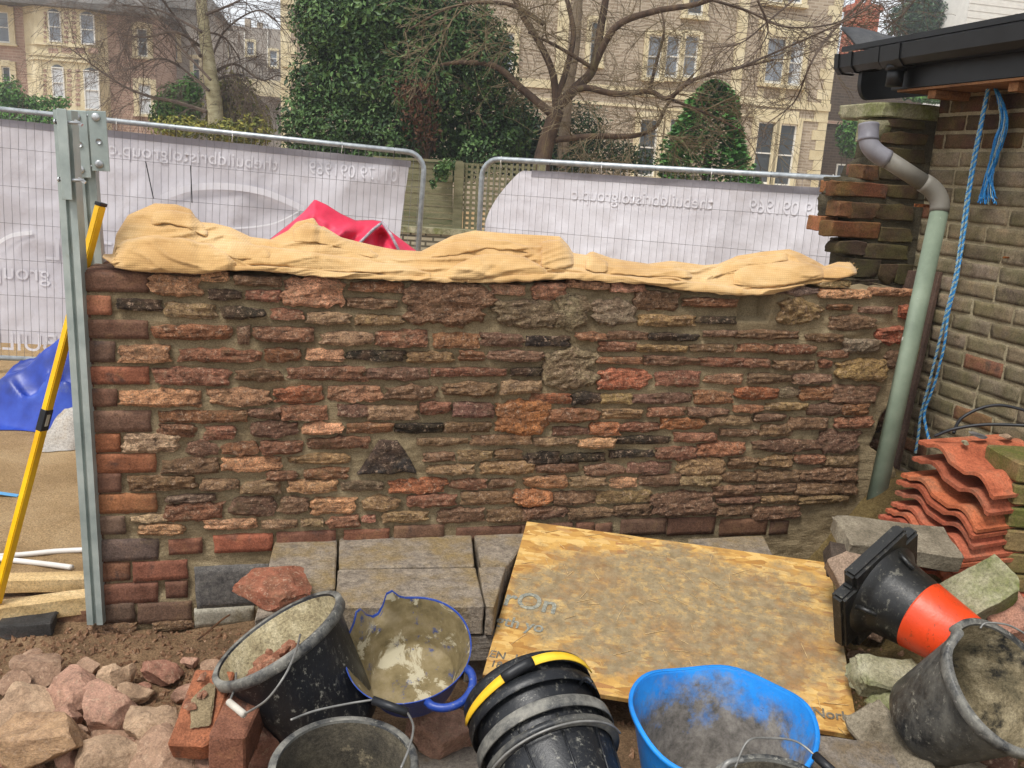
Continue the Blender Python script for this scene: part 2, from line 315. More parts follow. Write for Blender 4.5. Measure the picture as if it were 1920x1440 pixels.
def piece(name, u0, v0, u1, v1, d, mat, color, parent, seed, rough=1.0, rnd=.5, wob=1.0, back=.022, org=wpt, step=.0115):
    """one face-bedded stone: outline uneven, face split"""
    w_, h_ = u1-u0, v1-v0; nx = max(4, int(w_/step)); ny = max(4, int(h_/step))
    ny = min(ny, 22); nx = min(nx, 40)
    vs = []; R = random.Random(seed); o = Vector((R.uniform(0, 90), R.uniform(0, 90), R.uniform(0, 90)))
    tilt = R.uniform(-.25, .25)*d; tilt2 = R.uniform(-.35, .35)*d
    hl, hr = 1-R.uniform(0, .75)*wob*rnd, 1-R.uniform(0, .75)*wob*rnd; sl, sr = R.uniform(-.22, .22)*wob*rnd, R.uniform(-.22, .22)*wob*rnd
    kap = {(a, b): R.uniform(.05, .75)*rnd*min(1, h_/w_*2) for a in (-1, 1) for b in (-1, 1)}; asp = min(1.0, h_/w_*1.6)
    nx += 2; ny += 2
    def par(i, n, e): return -1+2*(0 if i == 0 else 1 if i == n else lerp(e, 1-e, (i-1)/(n-2)))
    ex_, ey_ = min(.05, .0022/w_), min(.06, .0022/h_)
    for j in range(ny+1):
        t = par(j, ny, ey_)
        for i in range(nx+1):
            s = par(i, nx, ex_)
            kp = kap[(1 if s > 0 else -1, 1 if t > 0 else -1)]
            e = max(0, (abs(s)-1)/max(.05, asp)+abs(t)-1+kp) if kp else 0
            x = s-math.copysign(e*.5*asp, s); y = t-math.copysign(e*.5, t)
            ex = (nz(o.x+t*1.6, o.y+(3 if s > 0 else 9))*.20+nz(o.x+t*5, o.y+(3 if s > 0 else 9))*.1)*min(w_, h_*1.4)*wob
            ey = (nz(o.y+s*w_*14, o.z+(5 if t > 0 else 1))*.20+nz(o.y+s*w_*38, o.z+(5 if t > 0 else 1))*.13+nz(o.y+s*w_*90, o.z+(5 if t > 0 else 1))*.06)*h_*wob
            uu = (u0+u1)/2 + x*w_/2 + ex*abs(s)**3
            yy = y*(hl if s < 0 else hr)**abs(s)+(sl if s < 0 else sr)*abs(s)**1.5
            vv = (v0+v1)/2 + yy*h_/2 + ey*abs(t)**2*.6
            edge = max(abs(s)**(8 if w_ < .06 else 22), abs(t)**9) if rnd > .2 else max(abs(s)**60, abs(t)**26)
            q = Vector((uu*7, vv*26, 0))+o; q2 = Vector((uu*26, vv*70, 3))+o
            f1 = noise.noise(q); f1 = math.copysign(abs(f1)**.6, f1)*.5
            f = f1*.62 + noise.noise(q2)*.40 + noise.noise(q2*2.2)*.24
            z = d*(1-edge*.8) + f*d*1.1*rough + tilt*s + tilt2*t
            if i in (0, nx) or j in (0, ny): z = -back
            vs.append(org(uu, vv, z))
    fs = [(j*(nx+1)+i, j*(nx+1)+i+1, (j+1)*(nx+1)+i+1, (j+1)*(nx+1)+i) for j in range(ny) for i in range(nx)]
    return mesh(name, vs, fs, mat, parent, rough < .5, color)
def rects(D):
    for (ox, oy), tx in D.items():
        for q in tx.replace('\n', ';').split(';'):
            q = q.split()
            a = wall_uv(ox+float(q[0])/Z4, oy+float(q[1])/Z4); b = wall_uv(ox+float(q[2])/Z4, oy+float(q[3])/Z4)
            yield a[0], b[1], b[0], a[1], q[4]
k = 0
FILL = []
for u0, v0, u1, v1, c in rects(STONES):
    k += 1; R = random.Random(k*3)
    base = Vector(STC[c]); j = R.uniform(.8, 1.2); base = base.lerp(Vector((.255, .165, .118)), .08 if c in 'kwp' else .38)*j*(1.0 if c == 'k' else 1.25); base.x *= 1.06; base.y *= R.uniform(.94, 1.08); base.z *= R.uniform(.72, .92)
    g = .002
    FILL.append((u0, v0, u1, v1))
    piece('stone', u0-g, v0-g, u1+g, v1+g, R.uniform(.012, .021)*(1.2 if v1-v0 > .12 else 1), M_STONE, base, wall, k, R.uniform(.5, .85), R.uniform(.35, .75))
# the squat dark triangular stone low in the middle
def tri_stone():
    a = wall_uv(500+600/Z4, 700+705/Z4); bq = wall_uv(500+1050/Z4, 700+700/Z4); t1 = wall_uv(500+780/Z4, 700+450/Z4); t2 = wall_uv(500+900/Z4, 700+470/Z4)
    nx, ny = 26, 16; vs = []
    for j in range(ny+1):
        t = j/ny
        l = lerp(a[0], t1[0], t**.9); r = lerp(bq[0], t2[0], t**1.15)
        for i in range(nx+1):
            s = i/nx; e = max(abs(2*s-1)**8, abs(2*t-1)**8)
            u = lerp(l, r, s); v = lerp(a[1], t1[1], t)+nz(u*20, t, 3)*.008
            z = .02*(1-.7*e)+fbm(u*22, v*22, 7)*.010
            if i in (0, nx) or j in (0, ny): z = -.02
            vs.append(wpt(u, v, z))
    mesh('stone', vs, [(j*(nx+1)+i, j*(nx+1)+i+1, (j+1)*(nx+1)+i+1, (j+1)*(nx+1)+i) for j in range(ny) for i in range(nx)], M_STONE, wall, True, hexc('45403c'))
tri_stone()
for u0, v0, u1, v1, c in rects(BRICKS):
    k += 1
    piece('brick', u0, v0, u1, v1, .007, M_BRICK, Vector(hexc(c)).lerp(Vector((.20, .115, .072)), .42), wall, k, .3, .12, .2, step=.016)
    FILL.append((u0, v0, u1, v1))
# grey aggregate block and the pale slab under it, by the brick end
M_DBLK = surf('dense_block', [hexc('4a4846'), hexc('64605c'), hexc('77726b')], 40, .95, .9, 150, .006, dirt=hexc('7b6a4b'), dscale=7, dlo=.6, dhi=.75)
M_CONC = surf('pale_concrete', [hexc('7c7667'), hexc('999384'), hexc('aaa593')], 14, .92, .5, 120, .003, dirt=hexc('6b5d42'), dscale=6, dlo=.5, dhi=.7)
for (x0, y0, x1, y1, nm, m) in ((1345, 45, 1870, 312, 'concrete_block', M_DBLK), (1342, 332, 1765, 440, 'concrete_slab', M_CONC)):
    a = wall_uv(x0/Z4, 1050+y0/Z4); bq = wall_uv(x1/Z4, 1050+y1/Z4)
    k += 1; piece(nm, a[0], bq[1], bq[0], a[1], .012, m, (1, 1, 1), wall, k, .15, .04, .1, step=.02)
# mortar bed: one uneven sheet behind the stone faces
hole = [wall_uv(980+1490/Z4, 350+920/Z4), wall_uv(980+1725/Z4, 350+745/Z4)]
def mortar_sheet():
    nx, ny = 330, 140; vs = []; WTOP = 1.235
    for j in range(ny+1):
        v = -.12+(WTOP+.12)*j/ny
        ur = interp(WALLR, v)
        for i in range(nx+1):
            u = .004 + (ur-.004)*i/nx
            d = -.003 + fbm(u*7, v*16, 1)*.008 + fbm(u*30, v*60, 5, 3)*.0035
            if hole[0][0] < u < hole[1][0] and hole[0][1] < v < hole[1][1]+.05: d -= .07
            if i == nx: d -= .12
            vs.append(wpt(u, v+nz(u*14, 4)*.008*(j == ny), d))
    n = (nx+1)*(ny+1)
    fs = [(j*(nx+1)+i, j*(nx+1)+i+1, (j+1)*(nx+1)+i+1, (j+1)*(nx+1)+i) for j in range(ny) for i in range(nx)]
    # top bed and left return
    top = ny*(nx+1)
    for i in range(nx+1):
        p = vs[top+i]; vs.append(p - WN*.30 + Vector((0, 0, nz(i*.2, 8)*.008)))
    for i in range(nx): fs.append((top+i, top+i+1, n+i+1, n+i))
    return mesh('mortar', vs, fs, M_MORTAR, wall, True)
mortar_sheet()
# left brick return of the wall end (seen edge-on) and the top course going back
for q in range(16):
    v = 1.235-.075*(q+1)
    mb = piece('brick', 0.0, v+.005, .31 if q % 2 else .21, v+.07, .006, M_BRICK, hexc(('5c4034', '7a4a38', '604438')[q % 3]), wall, 900+q, .25, .06, .1, step=.03,
               org=lambda a, z, d: WP - WN*a - WU*d + Vector((0, 0, z)))
a = wall_uv(152, 507)
for (u0, u1, y0, y1, c) in ((.0, .205, .0, .1, '6a4c3e'), (.0, .205, .108, .205, '5d463b'), (.0, .2, .214, .3, '6b4b3c'), (.215, .43, .005, .14, '8f6a55')):
    k += 1; piece('brick', u0, y0, u1, y1, .006, M_BRICK, hexc(c), wall, k, .3, .08, .15, step=.02,
                  org=lambda uu, vv, z: wpt(uu, 1.236+z, -vv))
# ================================================================== ground
def mud_pile(x, y):
    """heap of spoil against the right end of the wall"""
    p = Vector((x, y, 0))-WP; u = p.dot(WU); d = p.dot(WN)          # d = distance out of the wall face
    h = .34*math.exp(-((u-3.08)/.30)**2)*math.exp(-(max(0, d-.02)/.26)**2)
    h += .16*sm(2.45, 2.95, u)*math.exp(-(max(0, d-.1)/.8)**2)
    return h
def gz(x, y):
    z = mud_pile(x, y) if y < 4.5 else 0
    z += .06*sm(2.45, 2.0, y)*sm(.2, -.3, x)
    z += .10*sm(.9, 1.5, x)*sm(3.4, 3.0, y)
    z -= .12*sm(4.5, 8, y)
    if y < 4.2: z += fbm(x*2.2, y*2.2, 0, 5)*.022 + fbm(x*11, y*11, 4, 4)*.010*(1 if y < 3 else .3)
    return z
def soil_mat():
    b = NB('soil'); v = b.coord(vary=False)
    sx = b.n('SeparateXYZ', None, Vector=v)
    c = b.ramp(b.noise(v, 3.5, 10, .7), [(.3, hexc('5c4835')), (.5, hexc('8d7256')), (.68, hexc('a98b6c'))])
    c = b.mix(b.ramp(b.noise(v, 26, 8, .75), [(.56, 0.0), (.66, .8)]), c, hexc('4a3527'))
    c = b.mix(b.ramp(b.noise(v, 60, 6, .8), [(.60, 0.0), (.68, .7)]), c, hexc('a98664'))
    sand = b.ramp(b.noise(v, 1.8, 10, .65), [(.3, hexc('8a6f4c')), (.5, hexc('a98c66')), (.72, hexc('bda27c'))])
    sand = b.mix(b.ramp(b.noise(v, 9, 9, .8), [(.58, 0.0), (.68, .7)]), sand, hexc('6a5036'))
    far = b.math('MULTIPLY', b.math('GREATER_THAN', sx.outputs['Y'], 2.95), 1.0)
    c = b.mix(far, c, sand)
    # wet sandy spoil on the right
    right = b.ramp(b.math('ADD', sx.outputs['X'], b.math('MULTIPLY', b.noise(v, 4, 4), .3)), [(.95, 0.0), (1.0, 1.0)])
    nearr = b.math('MULTIPLY', right, b.math('SUBTRACT', 1.0, b.math('GREATER_THAN', sx.outputs['Y'], 3.9)))
    c = b.mix(nearr, c, b.ramp(b.noise(v, 7, 10, .75), [(.3, hexc('463725')), (.55, hexc('75633f')), (.75, hexc('857550'))]))
    h = b.math('ADD', b.noise(v, 22, 10, .75), b.math('MULTIPLY', b.noise(v, 110, 5, .7), .35))
    c = b.mix(1.0, c, b.ramp(b.noise(v, 150, 5, .8), [(.36, (.55, .55, .55)), (.5, (1.0, 1.0, 1.0)), (.64, (1.45, 1.45, 1.45))]), 'MULTIPLY')
    return b.fin(c, .95, b.bump(h, 1.0, .025), .15)
def grow_axis(lo, hi, step, far, k=1.35):
    a = [lo+step*i for i in range(int((hi-lo)/step)+1)]
    d = step
    while a[-1] < far: d *= k; a.append(a[-1]+d)
    d = step
    while a[0] > -far: d *= k; a.insert(0, a[0]-d)
    return a
gx = grow_axis(-2.3, 2.5, .022, 170); gy = grow_axis(1.55, 3.5, .022, 170)
gv = [(x, y, gz(x, y)) for y in gy for x in gx]; nx = len(gx)
gf = [(j*nx+i, j*nx+i+1, (j+1)*nx+i+1, (j+1)*nx+i) for j in range(len(gy)-1) for i in range(nx-1)]
struct(mesh('ground', gv, gf, soil_mat(), None, True))
def on_ground(x, y, sink=0.0):
    """where a sight line meets the ground"""
    d = sight(x, y); t = (0-EYE)/d.z
    for _ in range(12):
        p = EYEV+d*t; t += ((gz(p.x, p.y)-sink)-p.z)/d.z
    return EYEV+d*t
# ================================================================== outbuilding on the right
M_RBRICK = brick_mat('outbuilding_brick', .35, .3)
M_RMORT = mortar_mat('old_pointing', hexc('7d7058'), hexc('a09478'), hexc('b3a88c'))
M_BLACK = surf('black_upvc', [hexc('0b0c0d'), hexc('101112'), hexc('17181a')], 12, .42, .1, 60, .002, spec=.4, dirt=hexc('33332f'), dscale=9, dlo=.62, dhi=.8)
M_TIMBER = surf('soffit_timber', [hexc('5e3f28'), hexc('8a6140'), hexc('a2764d')], 5, .8, .3, 60, stretch=(1, 1, 6))
M_MOSSC = surf('mossy_concrete', [hexc('5f5c44'), hexc('8d886e'), hexc('a5a088')], 9, .95, .7, 70, .006, dirt=hexc('5d6330'), dscale=5, dlo=.46, dhi=.66)
shed = thing('outbuilding', 'brick outbuilding with black gutter and fascia at the right edge', 'building', rpt(.1, 0))
ZB = right_az(1845, 458)[1]; AC = -.425; SL = .2116
rows = {}
for y, x in ((336, 1789), (369, 1825), (404, 1853), (440, 1887), (475, 1842), (510, 1798), (546, 1833), (580, 1860), (614, 1819), (650, 1851), (685, 1805), (722, 1835)):
    a, z = right_az(x, y); rows[round((z-ZB)/.0735)] = a
k = 0
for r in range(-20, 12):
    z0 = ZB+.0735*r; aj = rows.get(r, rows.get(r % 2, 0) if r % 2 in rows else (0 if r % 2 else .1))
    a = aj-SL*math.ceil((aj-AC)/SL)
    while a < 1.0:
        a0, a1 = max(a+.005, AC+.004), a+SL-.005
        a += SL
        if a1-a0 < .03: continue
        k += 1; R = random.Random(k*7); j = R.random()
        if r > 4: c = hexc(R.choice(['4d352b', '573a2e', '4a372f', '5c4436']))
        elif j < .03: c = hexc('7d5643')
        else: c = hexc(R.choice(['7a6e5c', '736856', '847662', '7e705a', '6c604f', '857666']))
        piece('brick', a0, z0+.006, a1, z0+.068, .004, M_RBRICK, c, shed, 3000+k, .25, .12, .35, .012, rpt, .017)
def sheet(name, org, u0, u1, v0, v1, nx, ny, d, amp, mat, parent, sc=9):
    vs = [org(lerp(u0, u1, i/nx), lerp(v0, v1, j/ny), d+fbm(i/nx*(u1-u0)*sc, j/ny*(v1-v0)*sc, 3)*amp) for j in range(ny+1) for i in range(nx+1)]
    return mesh(name, vs, [(j*(nx+1)+i, j*(nx+1)+i+1, (j+1)*(nx+1)+i+1, (j+1)*(nx+1)+i) for j in range(ny) for i in range(nx)], mat, parent, True)
sheet('mortar', rpt, AC, 1.6, -.1, 2.25, 60, 70, -.001, .004, M_RMORT, shed, 12)
# eaves: gutter runs parallel to the brick face
GD = .2
def gpt(a, z, d=0): return rpt(a, z, GD+d)
GA0, GA1, GZ = -.77, 1.4, 2.205
def strip(name, prof, a0, a1, mat, parent, drop=0.0, smooth=False):
    n = len(prof); vs = [gpt(a0, z, d) for d, z in prof]+[gpt(a1, z+drop, d) for d, z in prof]
    return mesh(name, vs, [(i, (i+1) % n, n+(i+1) % n, n+i) for i in range(n)]+[tuple(range(n))[::-1], tuple(range(n, 2*n))], mat, parent, smooth)
gut = [(.0, GZ), (.0, GZ-.055), (.018, GZ-.078), (.075, GZ-.078), (.098, GZ-.055), (.102, GZ), (.098, GZ), (.094, GZ-.052), (.074, GZ-.074), (.02, GZ-.074), (.004, GZ-.052), (.004, GZ)]
g = strip('gutter', gut, GA0, GA1, M_BLACK, shed)
def collar(a, w_, s=.006):
    pr = [(-.003, GZ+.003), (-.003, GZ-.058), (.016, GZ-.078-s), (.077, GZ-.078-s), (.098+s, GZ-.056), (.102+s, GZ+.004), (.098, GZ+.004), (.09, GZ-.05), (.07, GZ-.07), (.02, GZ-.07), (.006, GZ-.05), (.006, GZ+.003)]
    return strip('gutter_bracket', pr, a, a+w_, M_BLACK, g)
for a, w_ in ((GA0-.012, .03), (-.68, .022), (-.50, .028), (-.37, .028), (.35, .028)): collar(a, w_)
strip('outlet_body', [(-.002, GZ+.001), (-.002, GZ-.06), (.016, GZ-.083), (.078, GZ-.083), (.101, GZ-.058), (.105, GZ+.001), (.098, GZ), (.09, GZ-.05), (.07, GZ-.07), (.02, GZ-.07), (.006, GZ-.05)], -.47, -.37, M_BLACK, g)
oc = gpt(-.42, GZ-.08, .048)
MB().tube([oc, oc-Vector((0, 0, .075))], .034, 20).build('outlet', M_BLACK, g, True)
MB().tube([oc+Vector((0, 0, .01)), oc-Vector((0, 0, .012))], .042, 20).build('outlet_collar', M_BLACK, g, True)
# fascia, soffit and verge board with its rounded foot
strip('fascia', [(-.002, GZ+.03), (-.002, GZ-.16), (-.022, GZ-.16), (-.022, GZ+.03)], -.50, GA1, M_BLACK, shed)
strip('soffit', [(-.004, GZ-.163), (-.004, GZ-.172), (-.30, GZ-.172), (-.30, GZ-.163)], -.46, GA1, M_TIMBER, shed)
for a in (-.30, .12, .55): strip('rafter', [(-.03, GZ-.174), (-.03, GZ-.205), (-.22, GZ-.205), (-.22, GZ-.174)], a, a+.045, M_TIMBER, shed)
vb = [(.055, GZ-.07)]
vb += [(.0+.055*math.cos(t), GZ-.12+.075*math.sin(t)*-1) for t in [PI*.5*i/8 for i in range(9)]]
vb += [(-.7, GZ-.10), (-.7, GZ+.12), (-.02, GZ+.02)]
n = len(vb); vs = [gpt(-.66, z, d) for d, z in vb]+[gpt(-.635, z, d) for d, z in vb]
mesh('verge_board', vs, [tuple(range(n)), tuple(range(n, 2*n))[::-1]]+[(i, n+i, n+(i+1) % n, (i+1) % n) for i in range(n)], M_BLACK, shed)
# roof covering with an upturned corner, slope climbing to the right
M_ROOF = surf('roof_felt', [hexc('2a2b2d'), hexc('3a3b3d'), hexc('4a4a4a')], 14, .6, .4, 90, .003, spec=.4, dirt=hexc('6f6c60'), dscale=8, dlo=.6, dhi=.75)
vs = []; NXR, NYR = 20, 30
for j in range(NYR+1):
    a = lerp(-.79, 1.45, j/NYR)
    for i in range(NXR+1):
        t = i/NXR; d = .085-1.6*t
        z = GZ+.008+.36*(max(0, .085-d))*.55
        if t < .02: z += .002
        lift = .115*math.exp(-((a+.79)/.10)**2)*math.exp(-((d-.085)/.28)**2)
        vs.append(gpt(a, z+lift, d))
rf = mesh('roof', vs, [(j*(NXR+1)+i, (j+1)*(NXR+1)+i, (j+1)*(NXR+1)+i+1, j*(NXR+1)+i+1) for j in range(NYR) for i in range(NXR)], M_ROOF, shed, True)
md = rf.modifiers.new('thickness', 'SOLIDIFY'); md.thickness = .012
strip('drip_edge', [(.09, GZ+.012), (.09, GZ+.034), (.065, GZ+.037), (.065, GZ+.014)], -.76, GA1, M_BLACK, rf)
# small fixings on the brick face
M_RUST = surf('rusty_iron', [hexc('3a2417'), hexc('7a4524'), hexc('a5672f')], 60, .8, .4, 120)
p = rpt(*right_az(1893, 483)); MB().tube([p-RN*.01, p+RN*.03], .004, 6).build('nail', M_RUST, shed)
# ================================================================== broken stub of the old boundary wall
SC = Vector((1.764, 3.979, 0))
def stub_uv(x, y): p = atpl(x, y, SC, WN)-SC; return p.dot(WU), p.z
stub = thing('old_brick_wall', 'broken toothed end of an old dark brick wall under a mossy coping', 'wall', SC)
M_OBRICK = brick_mat('old_brick', .35, .12)
Z5 = 1920/260
SB = '''5 690 1175 1345 1425 8a4a2c;5 1345 1215 1830 1440 52382a;6 700 5 870 245 8f5638;6 865 20 1212 285 5a3a2a;6 1212 45 1720 300 4b3229;6 600 280 1262 545 9a5a34;6 1275 365 1700 600 50402a
6 680 555 1055 770 45362f;6 1055 590 1665 840 4e4630;6 835 800 1250 1085 33302d;6 1245 880 1500 1185 574232;6 1500 880 1745 1185 3d3c28;6 840 1085 1240 1200 2b2826
5 1020 940 1250 1180 8a583c;5 1255 960 1800 1190 3c302a;5 1280 700 1900 950 3a2b25;5 1290 480 1900 700 4a2a22;5 1290 290 1900 480 3a2a22'''
k = 0
for q in SB.replace('\n', ';').split(';'):
    q = q.split(); oy = 180 if q[0] == '5' else 375
    a = stub_uv(1480+float(q[1])/Z5, oy+float(q[2])/Z5); b_ = stub_uv(1480+float(q[3])/Z5, oy+float(q[4])/Z5)
    w_, h_ = b_[0]-a[0], a[1]-b_[1]; k += 1
    block('brick', (w_-.003, .105, h_-.004), M_OBRICK, frame(WU, -WN, Vector((0, 0, 1)), SC+WU*(a[0]+w_/2)+Vector((0, 0, b_[1]+h_/2))-WN*.05), stub, .004, 1, .0045, 4, 50+k, Vector(hexc(q[5])).lerp(Vector(hexc('46382d')), .66), .35 if k % 3 else .1)
# second leaf, teeth sticking out further
for (x, y, x2, y2, c) in ((555, 245, 1000, 500, '9a6246'), (790, 10, 1200, 230, '8d5a40'), (830, 560, 1300, 780, '3d332d'), (980, 800, 1400, 1190, '332d29'), (740, -260, 1300, -20, '8f5c40'), (1100, -500, 1500, -270, '6b4a3c')):
    a = stub_uv(1480+x/Z5, 375+y/Z5); b_ = stub_uv(1480+x2/Z5, 375+y2/Z5); w_, h_ = b_[0]-a[0], a[1]-b_[1]; k += 1
    block('brick', (w_-.006, .1, h_-.008), M_OBRICK, frame(WU, -WN, Vector((0, 0, 1)), SC+WU*(a[0]+w_/2+.02)+Vector((0, 0, b_[1]+h_/2+.004))-WN*.162), stub, .004, 1, .004, 4, 80+k, hexc(c), .3)
# lumpy mortar core and the shadowed upper core
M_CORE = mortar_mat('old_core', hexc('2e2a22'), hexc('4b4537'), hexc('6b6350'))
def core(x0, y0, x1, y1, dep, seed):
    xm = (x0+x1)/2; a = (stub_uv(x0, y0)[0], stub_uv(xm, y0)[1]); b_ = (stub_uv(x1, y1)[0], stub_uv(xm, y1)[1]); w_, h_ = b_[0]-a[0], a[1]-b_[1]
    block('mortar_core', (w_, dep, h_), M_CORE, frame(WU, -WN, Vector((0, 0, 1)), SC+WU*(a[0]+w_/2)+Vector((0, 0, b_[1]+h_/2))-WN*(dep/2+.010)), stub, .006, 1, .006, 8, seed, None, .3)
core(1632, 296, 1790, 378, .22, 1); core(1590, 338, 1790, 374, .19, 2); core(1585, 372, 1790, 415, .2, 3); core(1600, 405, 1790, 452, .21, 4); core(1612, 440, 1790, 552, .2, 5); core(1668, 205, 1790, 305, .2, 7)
a = stub_uv(1630, 224); b_ = stub_uv(1668, 268)
block('stone', (b_[0]-a[0], .12, a[1]-b_[1]), M_MOSSC, frame(WU, -WN, Vector((0, 0, 1)), SC+WU*((a[0]+b_[0])/2)+Vector((0, 0, (a[1]+b_[1])/2))-WN*.06), stub, .006, 1, .006, 5, 9, None, .3)
a = stub_uv(1655, 196); b_ = stub_uv(1800, 224)
block('coping', (b_[0]-a[0], .34, .062), M_MOSSC, frame(WU, -WN, Vector((0, 0, 1)), SC+WU*((a[0]+b_[0])/2)+Vector((0, 0, (a[1]+b_[1])/2))-WN*.165), stub, .006, 1, .004, 6, 11, None, .2)
# rough infill where the new wall dies into the corner
M_INF = mortar_mat('rough_infill', hexc('3a3226'), hexc('5f5340'), hexc('756850'))
inf = sheet('rough_infill', lambda u, v, d: WP+WU*u-WN*.10+Vector((0, 0, v))+WN*d, 2.85, 3.08, .2, 1.2, 24, 60, -.02, .05, M_INF, wall, 12)
for i in range(16):
    R = random.Random(500+i); u = R.uniform(2.9, 2.97); v = R.uniform(.3, 1.1)
    piece('stone', u, v, u+R.uniform(.06, .14), v+R.uniform(.04, .07), .02, M_STONE, Vector(STC[R.choice('drdbk')])*.8, wall, 5200+i, 1, .6, 1.2, .03, lambda uu, vv, d: WP+WU*uu-WN*.085+Vector((0, 0, vv))+WN*d)
# ================================================================== rain pipe
M_PVCG = surf('grey_upvc', [hexc('636167'), hexc('76747a'), hexc('86858a')], 7, .5, .15, 50, .002, dirt=hexc('6a6252'), dscale=12, dlo=.62, dhi=.75)
M_PVCD = surf('weathered_upvc', [hexc('5f5c55'), hexc('706c63'), hexc('7f7a70')], 5, .55, .15, 50, .002, dirt=hexc('57522f'), dscale=5, dlo=.55, dhi=.75)
M_GREEN = surf('green_algae_pipe', [hexc('5d6858'), hexc('717d6b'), hexc('808b78')], 6, .6, .15, 60, .002, dirt=hexc('b9bfae'), dscale=55, dlo=.66, dhi=.70)
PIPE = thing('drainpipe', 'sage green rain pipe leaning across the wall end, grey elbow on top', 'pipe', atd(1650, 930, 3.22))
def pd(x, y, d): return atd(x, y, d)
pr = .0325
c0, c1 = pd(1629, 229, 3.28), pd(1628, 262, 3.28); e1 = pd(1640, 285, 3.28); e2 = pd(1664, 299, 3.28)
s1 = pd(1735, 345, 3.30); e3 = pd(1755, 357, 3.3); e4 = pd(1764, 375, 3.3); e5 = pd(1761, 398, 3.3); bot = pd(1645, 925, 3.2)
def bez(a, b, c, n=8): return [a*(1-t)**2+b*2*t*(1-t)+c*t*t for t in [i/n for i in range(n+1)]]
MB().tube([e2-(s1-e2)*.05, s1], pr*.97, 28).build('offset_pipe', M_PVCD, PIPE, True)
el = MB().tube([c1+(c0-c1)*.15]+bez(c1, pd(1630, 283, 3.28), e2, 10), pr*1.06, 28).build('elbow', M_PVCG, PIPE, True)
mbx = MB(); up = (c0-c1).normalized()
mbx.lathe([(pr*.97, .058), (pr*1.13, .058), (pr*1.18, .052), (pr*1.13, .047), (pr*1.12, .006), (pr*1.18, .003), (pr*1.16, -.004), (pr*1.02, -.006)], 32, frame(up.orthogonal().normalized(), up.cross(up.orthogonal().normalized()), up, c1))
mbx.build('collar', M_PVCG, el, True)
MB().tube(bez(s1-(s1-e2)*.06, pd(1768, 362, 3.3), e5, 10), pr*1.07, 28).build('elbow', M_PVCD, PIPE, True)
dirp = (bot-e5)
lp = MB().tube([e5, bot], pr, 28); vsl = lp.v
for v in vsl:     # foot sawn off on the slant
    t = (v-e5).dot(dirp)/dirp.length_squared
    if t > .99: v += dirp*(.035*((v-bot).dot(CR)/pr)*-.9)
lp.build('lower_pipe', M_GREEN, PIPE, True)
ba = e5.lerp(bot, .465); M_PAINT = surf('white_paint', [hexc('a8a89c'), hexc('c8c8bc')], 40, .7, .2)
MB().lathe([(pr*1.006, -.006), (pr*1.012, -.004), (pr*1.012, .005), (pr*1.006, .007)], 28, frame(dirp.normalized().orthogonal().normalized(), dirp.normalized().cross(dirp.normalized().orthogonal().normalized()), dirp.normalized(), ba), PI*.2, PI*1.1).build('tide_mark', M_PAINT, PIPE, True)
MB().box(e5+Vector((-.03, .05, .02)), (.045, .003, .006)).build('bracket', M_RUST, PIPE)
# ================================================================== board leaning in the corner
M_SLATE = surf('dark_board', [hexc('3d2f28'), hexc('574439'), hexc('6d574a')], 5, .75, .3, 40, stretch=(1, 1, .4), dirt=hexc('7a6a58'), dscale=4, dlo=.55, dhi=.72)
a1 = right_az(1770, 515); a2 = right_az(1803, 518)
bt = rpt(-.34, 1.29, .012); bb_ = rpt(-.25, .30, .15); bz = (bt-bb_).normalized(); bx = (RU-bz*RU.dot(bz)).normalized()
bd = block('leaning_board', (.21, .022, (bt-bb_).length), M_SLATE, frame(bx, bz.cross(bx), bz, (bt+bb_)/2), None, .003)
tag(bd, 'dark brown board leaning upright in the corner behind the green pipe', 'board')
strip_m = surf('board_stain', [hexc('6b5b4e'), hexc('857466')], 9, .8, .2)
# ================================================================== blue rope and frayed tassel
M_RBLUE = surf('blue_rope', [hexc('1a5d9c'), hexc('2a86cc'), hexc('5aaee0')], 160, .6, .4, 200, .002)
M_RPALE = surf('pale_rope', [hexc('5f8a9a'), hexc('9fb4b0'), hexc('c5cfc6')], 160, .7, .4, 200, .002)
rope = thing('rope', 'doubled blue rope hanging from the eaves beside the drainpipe', 'rope', rpt(.0, 1.9, .05))
def rp(x, y, d): p, = (atpl(x, y, RP+RN*d, RN),); return p
def spl(pts, n):
    out = []; P = [pts[0]]+list(pts)+[pts[-1]]
    for i in range(len(pts)-1):
        a, b, c, d = P[i:i+4]
        for k in range(n):
            t = k/n; out.append(.5*((2*b)+(c-a)*t+(2*a-5*b+4*c-d)*t*t+(3*b-a-3*c+d)*t**3))
    out.append(pts[-1]); return out
def laid(path, r, pitch, mats, parent, name='rope_strand'):
    for s in range(3):
        pts = []; L = 0; nrm = None
        for i, p in enumerate(path):
            t = (path[min(i+1, len(path)-1)]-path[max(i-1, 0)]).normalized()
            if i: L += (p-path[i-1]).length
            nrm = (t.orthogonal() if nrm is None else nrm-t*nrm.dot(t)).normalized(); b_ = t.cross(nrm)
            a = 2*PI*(L/pitch+s/3); pts.append(p+(nrm*math.cos(a)+b_*math.sin(a))*r*.52)
        MB().tube(pts, r*.56, 6).build(name, mats[s % len(mats)], parent, True)
RP1 = [(1856, 150), (1850, 175), (1838, 232), (1824, 300), (1812, 372), (1803, 435), (1790, 520), (1773, 590), (1759, 650), (1742, 720), (1727, 775), (1722, 815), (1716, 850)]
RP2 = [(1858, 150), (1851, 180), (1840, 240), (1829, 300), (1817, 372), (1809, 435), (1795, 520), (1778, 590), (1770, 650), (1752, 720), (1734, 770), (1735, 795), (1742, 825)]
pa = spl([rp(x, y, .055) for x, y in RP1], 16); pb = spl([rp(x, y, .06) for x, y in RP2], 16)
